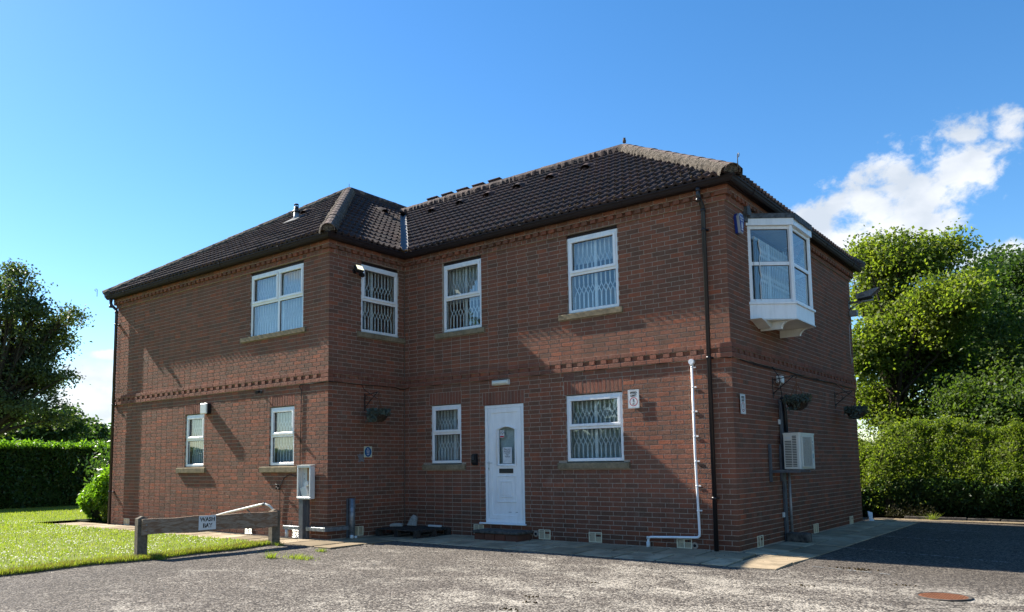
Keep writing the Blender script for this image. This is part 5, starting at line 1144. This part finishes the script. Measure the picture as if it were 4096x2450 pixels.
# manhole cover, line markings, debris
t = empty('manhole_cover', None, (2.92, -2.21, gz(2.92, -2.21)), 'round rusty chequer plate manhole cover set in the asphalt', 'manhole cover')
q = MB(); q.lathe([(0, .006), (.215, .006), (.225, .003)], (0, 0, 0), 32, False)
q.build('plate', 'rust', t); q = MB(); q.lathe([(.222, .004), (.226, .008), (.252, .008), (.256, .0)], (0, 0, 0), 32, False); q.build('frame_ring', 'concrete', t); q = MB()
for i in range(-8, 9):
    for j in range(-8, 9):
        x_, y_ = i*.024, j*.024
        if x_*x_+y_*y_ < .195**2: q.obox((x_, y_, .0075), (.015, .005, .003), Matrix.Rotation(.78 if (i+j) % 2 else -.78, 3, 'Z'))
q.build('tread_lug', 'rust', t, kind='stuff')
cp = bpy.data.objects['car_park']
for k, (a_, e_, w_) in enumerate([((1.23, -.75), (2.17, -.91), .07), ((.96, 1.77), (1.93, 1.54), .08), ((2.0, 1.52), (3.2, 1.22), .06), ((.90, 4.08), (2.4, 3.88), .08), ((.95, 6.47), (1.5, 6.27), .08), ((1.55, 6.25), (2.3, 6.02), .08)]):
    q = MB(); n = 40; A_ = Vector((*a_, 0)); B_ = Vector((*e_, 0)); dr_ = (B_-A_).normalized(); pn = Vector((-dr_.y, dr_.x, 0)); vs_ = []; fs = []
    for i in range(n):
        if random.random() < .28: continue
        c0 = A_+(B_-A_)*(i/n); c1 = A_+(B_-A_)*((i+random.uniform(.6, 1.02))/n); w0, w1 = w_*random.uniform(.25, .55), w_*random.uniform(.25, .55)
        o_ = len(vs_)
        for p in (c0-pn*w0, c1-pn*w1, c1+pn*w1, c0+pn*w0): vs_.append((p.x, p.y, gz(p.x, p.y)+.0015))
        fs.append((o_, o_+1, o_+2, o_+3))
    q.add(vs_, fs); q.build('line_marking', 'painted', cp, kind='stuff')
pts = []
for (x_, y_, n_, s_) in ((1.66, -.62, 26, .07), (1.78, -.66, 20, .06), (2.48, -1.67, 8, .03), (1.61, -2.33, 9, .03), (-.5, -4.45, 12, .05), (-.34, -4.75, 8, .03), (-.31, -5.13, 12, .04), (-.41, -3.36, 6, .02), (-5.6, -2.2, 5, .3), (-3.2, -1.9, 4, .5)):
    for _ in range(n_): xx, yy = x_+random.gauss(0, s_*1.4), y_+random.gauss(0, s_*.7); pts.append((xx, yy, gz(xx, yy)))
clumps('moss_litter', pts, .008, .022, 'mossy', None, kind='stuff')
pts = [(random.uniform(-6.2, .9), random.uniform(-1.3, -.06), .0) for _ in range(90)]+[(random.uniform(-9, -6), random.uniform(-2.9, -2.1), .0) for _ in range(45)]
clumps('leaf_litter', [(x_, y_, slabz(x_, y_)+.003) for x_, y_, z_ in pts], .004, .010, 'mossy', None, kind='stuff')

# ------------------------------------------------------------------ vegetation
def crown(blobs, n, sig, clump_n):
    vol = np.array([b_[3]*b_[4]*b_[5] for b_ in blobs]); pr = vol**.8; pr = pr/pr.sum(); nc = max(1, n//clump_n); idx = rng.choice(len(blobs), nc, p=pr)
    B_ = np.array(blobs)[idx]; d = rng.normal(size=(nc, 3)); d /= np.linalg.norm(d, axis=1, keepdims=True); r_ = np.clip(np.abs(rng.normal(.62, .34, (nc, 1))), 0, 1.35)
    c = B_[:, :3]+d*r_*B_[:, 3:6]+rng.normal(0, .12, (nc, 3)); k = rng.normal(size=(nc, clump_n, 3))*np.array([sig, sig, sig*.5]); k[:, :, 2] -= .25*sig*(np.abs(k[:, :, :2]).sum(2)/sig-1)
    return (c[:, None, :]+k).reshape(-1, 3), c
def tree(name, base, blobs, nleaf, leaf, mat, label, sig=.35, trunk=.22, clump_n=60, group='trees around the building', nl=26):
    t = empty(name, None, base, label, 'tree', group); bx, by, bz = base; bl = [(b_[0]-bx, b_[1]-by, b_[2]-bz, *b_[3:]) for b_ in blobs]
    pts, cc_ = crown(bl, nleaf, sig, clump_n); npmesh('crown', leaf_quads(pts, leaf, leaf*.72, .5), 4, mat, t)
    q = MB(); top_ = sorted(b_[2] for b_ in bl)[int(len(bl)*.6)]; mx_ = np.mean([b_[0] for b_ in bl]); my_ = np.mean([b_[1] for b_ in bl])
    q.tube([(0, 0, -.4), (.05, 0, top_*.25), (mx_*.3, my_*.3, top_*.5), (mx_*.7, my_*.7, top_*.8), (mx_*.9, my_*.9, top_*.95)], [trunk*1.3, trunk, trunk*.8, trunk*.45, trunk*.12], 10); q.build('trunk', 'bark', t)
    q = MB()
    for i in rng.choice(len(cc_), min(nl, len(cc_)), replace=False):
        p = cc_[i]; h_ = min(p[2]*.75, top_*rng.uniform(.3, .8)); f_ = h_/top_; s_ = Vector((mx_*f_*.8, my_*f_*.8, h_)); e_ = Vector(p); m1 = s_.lerp(e_, .35)+Vector((rng.normal()*.15, rng.normal()*.15, .1)); m2 = s_.lerp(e_, .7)+Vector((rng.normal()*.2, rng.normal()*.2, .15))
        q.tube([s_, m1, m2, e_], [trunk*.35, trunk*.24, trunk*.14, .012], 5, False)
        for _ in range(3): e2 = e_+Vector(rng.normal(size=3)*.28); q.tube([m2, m2.lerp(e2, .6)+Vector((0, 0, .08)), e2], [trunk*.09, trunk*.05, .006], 4, False)
    q.build('limbs', 'bark', t, kind='stuff'); return t
# big oak beyond the hedge
def dirpt(px, py, dist):   # a point seen from the photographer's place, used to place far trees in the site
    v = f0+cr*((px-1956.3)/3149.6)-cu*((py-1544.5)/3149.6); h_ = math.hypot(v.x, v.y); return Vector((CAM.x+v.x/h_*dist, CAM.y+v.y/h_*dist, CAM.z+v.z/h_*dist))
def blobs_from(lst, dist):
    out = []
    for (px, py, r_, rv) in lst:
        p = dirpt(px, py, dist+random.uniform(-1.5, 1.5)); s = dist/3149.6*.93; out.append((p.x, p.y, p.z, r_*s*.80, r_*s*.85, rv*s*.80))
        if r_ > 35:
            for _ in range(5):
                d_ = Vector(rng.normal(size=3)).normalized(); k_ = random.uniform(.28, .48); out.append((p.x+d_.x*r_*s*.72, p.y+d_.y*r_*s*.72, p.z+d_.z*rv*s*.72, r_*s*k_, r_*s*k_, rv*s*k_))
    return out
ob = blobs_from([(40, 1140, 95, 70), (110, 1230, 120, 75), (210, 1265, 100, 55), (10, 1300, 150, 80), (130, 1400, 120, 70), (230, 1340, 75, 45), (-60, 1200, 130, 110), (-150, 1400, 180, 180), (30, 1480, 160, 90), (170, 1530, 130, 60), (250, 1500, 75, 50), (60, 1620, 150, 60), (210, 1650, 80, 40), (-80, 1600, 160, 90), (300, 1260, 40, 26), (280, 1560, 40, 22)], 60)
tp = dirpt(-110, 1700, 60)
tree('oak_tree', (tp.x, tp.y, -.1), ob, 32000, .21, 'oak', 'large dark oak tree behind the clipped hedge at the left edge', .50, .55, 120, nl=110)
for (px, py, r_, rv, dist, lb, nm_) in [(175, 1690, 150, 85, 84, 'dark round tree low behind the left hedge', 'broadleaf_tree'), (330, 1740, 90, 50, 90, 'distant dark tree just left of the building above the hedge', 'broadleaf_tree'), (420, 1765, 60, 60, 100, 'small distant spreading tree beside the building corner', 'pine_tree'), (20, 1720, 110, 70, 88, 'dark tree below the oak at the left edge', 'broadleaf_tree')]:
    b_ = blobs_from([(px, py, r_, rv), (px-r_*.5, py+rv*.3, r_*.6, rv*.8), (px+r_*.5, py+rv*.35, r_*.55, rv*.7), (px, py+rv, r_*.9, rv)], dist); tp = dirpt(px, 1800, dist)
    tree(nm_, (tp.x, tp.y, -.2), b_, 9000, .22*dist/50, 'dark_tree' if px != 420 else 'oak', lb, .5, .2, 50, nl=8)
# trees right of the house
rb = blobs_from([(3460, 1010, 85, 80), (3560, 1060, 110, 110), (3690, 1040, 110, 80), (3800, 1010, 60, 55), (3480, 1200, 110, 110), (3640, 1230, 150, 120), (3800, 1180, 120, 110), (3500, 1400, 120, 120), (3660, 1460, 150, 120), (3820, 1400, 120, 120), (3480, 1600, 110, 100), (3620, 1660, 150, 80), (3700, 1350, 120, 100), (3580, 1330, 110, 90), (3760, 1300, 100, 90), (3600, 955, 40, 45), (3880, 1100, 60, 50), (3398, 975, 16, 40), (3445, 955, 14, 34), (3520, 935, 16, 34), (3562, 905, 12, 26), (3700, 955, 18, 26), (3640, 940, 14, 22), (3762, 950, 18, 24), (3850, 1010, 26, 22)], 25.5)
tp = dirpt(3560, 1800, 25.5); tree('maple_tree', (tp.x, tp.y, -.05), rb, 80000, .105, 'maple', 'tall bright green maple behind the side wall of the building', .25, .2, 62, nl=46)
rb = blobs_from([(4000, 1080, 90, 80), (4090, 1060, 90, 80), (3980, 1240, 110, 110), (4120, 1260, 130, 130), (4020, 1420, 120, 110), (4180, 1150, 120, 120), (4300, 1300, 160, 200), (3930, 1150, 60, 60), (3900, 1230, 90, 90), (3890, 1350, 100, 90), (3880, 1480, 110, 100)], 33)
tp = dirpt(4120, 1800, 33); tree('broadleaf_tree', (tp.x, tp.y, -.1), rb, 46000, .13, 'dark_tree', 'dark green tree at the right edge of the picture', .36, .24, 50, nl=20)
rb = blobs_from([(4010, 1360, 90, 90), (3930, 1500, 100, 90), (4070, 1500, 110, 100), (3990, 1640, 130, 80), (4160, 1620, 120, 90), (4090, 1250, 40, 70), (3860, 1620, 110, 90), (3780, 1560, 90, 90)], 24.5)
tp = dirpt(4010, 1800, 24.5); tree('young_ash_tree', (tp.x, tp.y, -.05), rb, 26000, .09, 'ash', 'lighter feathery young tree in front of the dark one at right', .26, .12, 40, nl=26)
# trees seen only as reflections in the windows: behind and right of the photographer
for (x_, y_, h_, r_, lb_) in ((-21, -24, 9, 4.2, 'boundary tree over the left end of the lawn, outside the frame'), (-12, -33, 8.5, 4.5, 'boundary tree behind the photographer, outside the frame'), (13, 13, 8, 4, 'boundary tree right of the overgrown hedge, outside the frame'), (18, 6, 7, 4, 'boundary tree across the car park, outside the frame'), (22, -4, 8, 4, 'boundary tree nearest the camera on the right, outside the frame')):
    b_ = [(x_, y_, h_*.6, r_, r_, h_*.38), (x_+r_*.5, y_, h_*.45, r_*.7, r_*.7, h_*.25), (x_-r_*.5, y_+1, h_*.5, r_*.7, r_*.7, h_*.3)]
    tree('boundary_tree', (x_, y_, -.1), b_, 9000, .34, 'dark_tree', lb_, .6, .25, 40, group='trees outside the frame', nl=5)

def shell(n, x0, x1, y0, y1, z1, sides, rnd=.12, depth=.22, wav=.12):
    """points on the skin of a clipped or bushy block"""
    out = []; ar = {'x0': (y1-y0)*z1, 'x1': (y1-y0)*z1, 'y0': (x1-x0)*z1, 'y1': (x1-x0)*z1, 'top': (x1-x0)*(y1-y0)}
    tot = sum(ar[s]*wt for s, wt in sides.items())
    for s, wt in sides.items():
        k = int(n*ar[s]*wt/tot); u = rng.uniform(0, 1, k); v = rng.uniform(0, 1, k); dpt = np.abs(rng.normal(0, depth, k))
        X = x0+(x1-x0)*u; Y = y0+(y1-y0)*u; Z = z1*v
        if s == 'x1': p = np.stack([x1-dpt, Y, Z], 1)
        if s == 'x0': p = np.stack([x0+dpt, Y, Z], 1)
        if s == 'y0': p = np.stack([X, y0+dpt, Z], 1)
        if s == 'y1': p = np.stack([X, y1-dpt, Z], 1)
        if s == 'top': p = np.stack([X, y0+(y1-y0)*v, z1-dpt*.6], 1)
        out.append(p)
    p = np.concatenate(out)
    p += wav*np.stack([np.sin(p[:, 1]*2.3+p[:, 2]*3)+.6*np.sin(p[:, 2]*7+p[:, 1]*5), np.sin(p[:, 0]*2.1+p[:, 2]*3.1)+.6*np.sin(p[:, 0]*6+p[:, 2]*5), np.sin(p[:, 0]*1.7+p[:, 1]*2.2)+.5*np.sin(p[:, 0]*5.1+p[:, 1]*4.4)], 1)*.6
    return p
hd = empty('clipped_hedge', None, (-25.6, -6, 0), 'tall clipped dark green laurel hedge along the lawn with bright top', 'hedge')
hx0, hx1, hy0, hy1 = -26.6, -25.05, -22.0, 9.0
p = shell(105000, hx0, hx1, hy0, hy1, 2.10, {'x1': 1.0, 'top': .9}, wav=.05, depth=.10); near = p[(p[:, 1] > -4)]; far_ = p[(p[:, 1] <= -4)][::3]
p = np.concatenate([near, far_])-np.array([-25.6, -6, 0]); npmesh('foliage', leaf_quads(p, .135, .055, .8), 4, 'hedge', hd)
sp = np.stack([rng.uniform(hx0, hx1+.08, 15000), rng.uniform(-5, hy1, 15000), 2.06+np.abs(rng.normal(0, .11, 15000))], 1)-np.array([-25.6, -6, 0]); npmesh('new_shoots', leaf_quads(sp, .17, .06, -.2), 4, 'laurel', hd, kind='stuff')
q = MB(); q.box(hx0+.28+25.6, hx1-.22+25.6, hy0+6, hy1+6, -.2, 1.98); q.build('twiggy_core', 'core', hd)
sh = empty('climbing_shrub', None, (-20.6, .6, 0), 'loose leafy shrub rising in front of the hedge beside the bush', 'shrub')
c = rng.normal(size=(1300, 3))*np.array([.38, .38, .40])+np.array([.1, .3, 1.35]); c[:, 2] = np.abs(c[:, 2]); npmesh('foliage', leaf_quads(c, .14, .055, .2), 4, 'hedge', sh)
q = MB(); [q.tube([(0, 0, -.1), (random.gauss(0, .2), random.gauss(0, .2), .8), (random.gauss(0, .4), random.gauss(0, .4), 1.7)], [.03, .02, .006], 5) for _ in range(6)]; q.build('stems', 'bark', sh, kind='stuff')
bs = empty('laurel_bush', None, (-16.1, -1.15, 0), 'rounded bright green laurel bush against the left corner of the building', 'bush')
def ball(n, c, r_, sk=.35, zmin=.02):
    d = rng.normal(size=(n, 3)); d /= np.linalg.norm(d, axis=1, keepdims=True); rr = 1-np.abs(rng.normal(0, sk*.35, (n, 1))); p = np.array(c)+d*rr*np.array(r_); return p[p[:, 2] > zmin]
bp_ = np.concatenate([ball(5200, (0, 0, .55), (.92, .85, .62)), ball(3800, (.55, -.05, .82), (.85, .8, .62)), ball(1500, (-.45, -.1, .42), (.6, .6, .5))])
bp_ += .05*np.sin(bp_[:, [1, 2, 0]]*9); npmesh('foliage', leaf_quads(bp_, .15, .055, .9, bend=.18), 4, 'laurel', bs)
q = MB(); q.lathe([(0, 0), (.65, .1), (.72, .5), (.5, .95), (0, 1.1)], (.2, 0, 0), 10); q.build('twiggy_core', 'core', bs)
cs = empty('low_shrub', None, (-14.95, -1.72, 0), 'small dull yellow-green shrub at the foot of the laurel bush', 'bush')
npmesh('foliage', leaf_quads(ball(1800, (-.25, .05, .24), (.38, .3, .28)), .05, .025, .3), 4, 'shrub', cs)

# right-hand overgrown hedge behind the car park
rh = empty('overgrown_hedge', None, (3, 9.6, 0), 'wide overgrown green hedge behind the shaded car park', 'hedge')
def top_h(x): return 1.88+.22*np.exp(-((x-1.1)/.8)**2)+.05*np.sin(x*9.7+2)+.04*np.sin(x*17.3)+.06*np.sin(x*2.1+1)+.05*np.sin(x*5.3)-.35*np.exp(-((x+.55)/.35)**2)
NH = 165000; k = NH
xx = rng.uniform(-1.1, 7.5, k)**1.0; keepx = (xx < 3.6) | (rng.uniform(0, 1, k) < .35); xx = xx[keepx]; k = len(xx)
zz = rng.uniform(0, 1, k)**.85; H_ = top_h(xx); zz = zz*H_
und = sum(a_*np.sin(xx*fx+zz*fz+ph) for a_, fx, fz, ph in ((.06, 2.9, -1.7, 0), (.06, 5.3, 4.1, 2), (.06, -6.1, 7.7, 1), (.05, 12.3, 9.1, 4), (.05, -13.7, 12.1, 3), (.035, 24, -19, 1)))
t_ = np.clip(zz/H_, 0, 1); bul = np.where(t_ < .42, .40-3.2*(t_-.42)**2, .40-2.1*np.clip(t_-.42, 0, 1)**1.3)
yy = 9.55-bul+und*.30+rng.normal(0, .09, k)
tpk = rng.uniform(0, 1, k) < .28; yy[tpk] = rng.uniform(9.9, 11.4, tpk.sum()); zz[tpk] = H_[tpk]+rng.normal(0, .09, tpk.sum())-.02*(yy[tpk]-10)**2
p = np.stack([xx, yy, zz], 1)+rng.normal(0, .02, (k, 3))-np.array([3, 9.6, 0]); tt_ = (zz/H_ > .42); npmesh('foliage', leaf_quads(p[tt_], .058, .036, .75), 4, 'shrub', rh); npmesh('shaded_foliage', leaf_quads(p[~tt_], .055, .034, -.1), 4, 'hedge', rh)  # shade painted into the leaf colour: darker green below, sunlit green above
q = MB(); xs = fr(-1.0, 7.6, 30); prof = [(10.0, -.2), (9.6, .35), (9.5, .8), (9.85, 1.3), (10.3, 1.7), (11.4, 1.8), (11.6, -.2)]
vs_ = [(x_-3, y_-9.6, z_*(float(top_h(x_))-.1)/1.9 if z_ > 0 else z_) for x_ in xs for (y_, z_) in prof]; m_ = len(prof)
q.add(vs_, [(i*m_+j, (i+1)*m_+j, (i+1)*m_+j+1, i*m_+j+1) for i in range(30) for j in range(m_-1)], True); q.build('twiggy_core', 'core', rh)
q = MB()
for _ in range(70):
    x_ = random.uniform(-.8, 3.6); y_ = 9.35; z_ = random.uniform(.4, 1.9); q.tube([(x_-3, .1, z_-.2), (x_-3+random.gauss(0, .1), -.25, z_), (x_-3+random.gauss(0, .25), -.55, z_+random.uniform(-.2, .15))], [.007, .005, .002], 4)
q.build('stray_twigs', 'bark', rh, kind='stuff')
st = []
for _ in range(46):
    x_ = random.uniform(-.7, 3.6); y_ = random.uniform(9.4, 10.6); h_ = float(top_h(np.array(x_))); L_ = random.uniform(.08, .30); n_ = int(L_*90); s_ = random.gauss(0, .12)
    for i in range(n_): tt = i/n_; st.append((x_+s_*tt+random.gauss(0, .018), y_+random.gauss(0, .018), h_+L_*tt))
npmesh('new_shoots', leaf_quads(np.array(st)-np.array([3, 9.6, 0]), .055, .03, -.1), 4, 'shrub', rh, kind='stuff')
wb = empty('weedy_shrub', None, (.15, 8.9, 0), 'pale grey-green elder shrub at the far corner of the side wall', 'shrub')
c = rng.normal(size=(2600, 3))*np.array([.35, .3, .55])+np.array([-.15, .35, 1.35]); c = c[c[:, 2] > .1]; npmesh('foliage', leaf_quads(c, .07, .035, .3), 4, 'maple', wb)
q = MB(); [q.tube([(random.gauss(0, .1), .3, -.1), (random.gauss(-.1, .2), .35, 1), (random.gauss(-.1, .3), .35, 2)], [.02, .012, .004], 5) for _ in range(5)]; q.build('stems', 'bark', wb, kind='stuff')
# dry undergrowth under the hedge and the pale strip of kerb in the sun
M['under'] = leaf_mat('brown undergrowth', (.05, .042, .02), (.07, .055, .028), (.06, .065, .025), .2)
c = np.stack([rng.uniform(.05, 1.1, 1800), rng.uniform(8.85, 9.3, 1800), np.abs(rng.normal(0, .13, 1800))], 1); npmesh('undergrowth', leaf_quads(c, .05, .012, 0), 4, 'under', None, kind='stuff')
q = MB(); vs_ = [(x_, 8.42+.02*math.sin(x_*5), -.045+gz(x_, 8.4)*0) for x_ in fr(.3, 9, 30)]+[(x_, 8.72+.03*math.sin(x_*3), -.035) for x_ in fr(.3, 9, 30)]
q.add(vs_, [(i, i+1, 32+i, 31+i) for i in range(30)]); q.build('gravel_edge', 'slab', None, kind='structure')
for i in range(14):
    x_ = .5+i*.62; q = MB(); q.box(0, .60, 0, .07, -.08, .035, .008)
    if i == 0: ke = empty('edging_kerb', None, (0, 8.72, 0)); tag(ke, kind='structure')
    o = q.build('kerb_stone', 'concrete', ke); o.location = (x_, 0, gz(x_, 8.7)+.03)
# edging board along lawn
q = MB(); vs_ = []; n = 60
for i in range(n+1):
    y_ = -12+9.1*i/n; x_ = lawn_edge(y_)+.03; z_ = gz(x_, y_); vs_ += [(x_, y_, z_-.05), (x_, y_, z_+.012), (x_-.035, y_, z_+.014), (x_-.035, y_, z_-.05)]
q.add(vs_, [(4*i+k, 4*i+k+4, 4*i+(k+1) % 4+4, 4*i+(k+1) % 4) for i in range(n) for k in range(4)]); q.fix = True; q.build('lawn_edging', 'postgrey', None, kind='structure')

# ---- grass and daisies
def blades(x, y, z, h, wd, lean=.35):
    n = len(x); a_ = rng.uniform(0, 2*np.pi, n); ln = rng.normal(0, lean, (n, 2))*h[:, None]; v = np.empty((n, 3, 3))
    v[:, 0] = np.stack([x-np.cos(a_)*wd, y-np.sin(a_)*wd, z], 1); v[:, 1] = np.stack([x+np.cos(a_)*wd, y+np.sin(a_)*wd, z], 1); v[:, 2] = np.stack([x+ln[:, 0], y+ln[:, 1], z+h], 1); return v.reshape(-1, 3)
def gzv(x, y): return np.array([gz(max(a_, -30), b_) for a_, b_ in zip(x, y)])
def inlawn(x, y):
    le = np.array([lawn_edge(b_) for b_ in y]); a_ = (x < le-.01) & (y < -2.84); path = (x > -16.5) & (y > -2.84); return a_ | ((x < -16.9) & (y >= -2.84)) & ~path
N = 230000; d_ = rng.uniform(0, 1, N)**.75*22; th = rng.uniform(math.radians(96), math.radians(168), N)
x = CAM.x+np.cos(th)*(9+d_)*1.12; y = CAM.y+np.sin(th)*(9+d_)*.95
ok = inlawn(x, y) & (x > -25.2) & (y > -11.2) & (y < 8); x, y = x[ok], y[ok]; z = np.where((y < -2.84), gzv(x, y)+.018, .0)
npmesh('grass', blades(x, y, z-.005, rng.uniform(.02, .055, len(x)), .0035+.00035*np.hypot(x-CAM.x, y-CAM.y)), 3, 'grass', None, kind='stuff')
N = 16000; y = rng.uniform(-10, -2.9, N); x = np.array([lawn_edge(v) for v in y])-np.abs(rng.normal(0, .16, N))+.03; z = gzv(x, y)+.01
npmesh('dry_grass_edge', blades(x, y, z, rng.uniform(.03, .085, N), .005, .6), 3, 'drygrass', None, kind='stuff')
N = 5000; y = rng.uniform(-10, -2.9, N); x = np.array([lawn_edge(v) for v in y])-np.abs(rng.normal(0, .06, N))+.05; z = gzv(x, y)+.01
npmesh('edge_grass', blades(x, y, z, rng.uniform(.03, .10, N), .005, .5), 3, 'grass', None, kind='stuff')
N = 3000; cxs = rng.uniform(-22, -7.5, 170); cys = rng.uniform(-10, -3.0, 170); i_ = rng.integers(0, 170, N); x = cxs[i_]+rng.normal(0, .35, N); y = cys[i_]+rng.normal(0, .3, N); ok = inlawn(x, y) & (x > -24); x, y = x[ok], y[ok]; z = gzv(x, y)+.05+rng.uniform(-.01, .015, len(x)); n_ = len(x)
hexa = np.stack([np.stack([x+.011*math.cos(k*math.pi/3), y+.011*math.sin(k*math.pi/3), z+.004*math.sin(k*2.1)], 1) for k in range(6)], 1).reshape(-1, 3)
npmesh('daisies', hexa, 6, 'daisy', None, kind='stuff')
def weed(x0, y0, n_, s, h, label):
    t = empty('grass_tuft', None, (x0, y0, gz(x0, y0)), label, 'weed', 'weeds growing through the asphalt'); x = rng.normal(0, s, n_); y = rng.normal(0, s*.5, n_); npmesh('blades', blades(x, y, np.zeros(n_)-.005, rng.uniform(.3, 1, n_)*h, .005, .7), 3, 'grass', t, kind='stuff')
weed(-5.66, -3.98, 130, .05, .13, 'upright yellow-green weed in the asphalt right of the barrier'); weed(-5.25, -3.78, 260, .14, .09, 'wide grass tuft growing in the asphalt near the slab corner'); weed(-5.62, -3.05, 90, .06, .08, 'small grass tuft at the edge of the sunlit slabs'); weed(-6.92, -5.05, 90, .06, .12, 'dry tuft at the foot of the nearer barrier post'); weed(-6.85, -2.95, 90, .06, .10, 'tuft at the foot of the farther barrier post')
weed(1.05, 8.70, 120, .05, .2, 'bright lime weed on the sunlit kerb before the right hedge')

# loose chippings on the yard
pts = []
for _ in range(900):
    x_, y_ = random.uniform(-6.5, 4.5), random.uniform(-9.5, -1.45); pts.append((x_, y_, gz(x_, y_)-.003))
clumps('loose_chippings', pts, .004, .011, 'stone', None, kind='stuff')

bh = empty('boundary_hedge', None, (-12, -31, 0), 'long boundary hedge behind the photographer, outside the frame', 'hedge')
p = shell(26000, -34, 12, -32, -30, 3.2, {'y1': 1.0, 'top': .5}, wav=.12, depth=.2)-np.array([-12, -31, 0]); npmesh('foliage', leaf_quads(p, .34, .2, .4), 4, 'hedge', bh)
q = MB(); q.box(-21.6, 23.6, -.7, .7, -.5, 2.9); q.build('twiggy_core', 'core', bh)
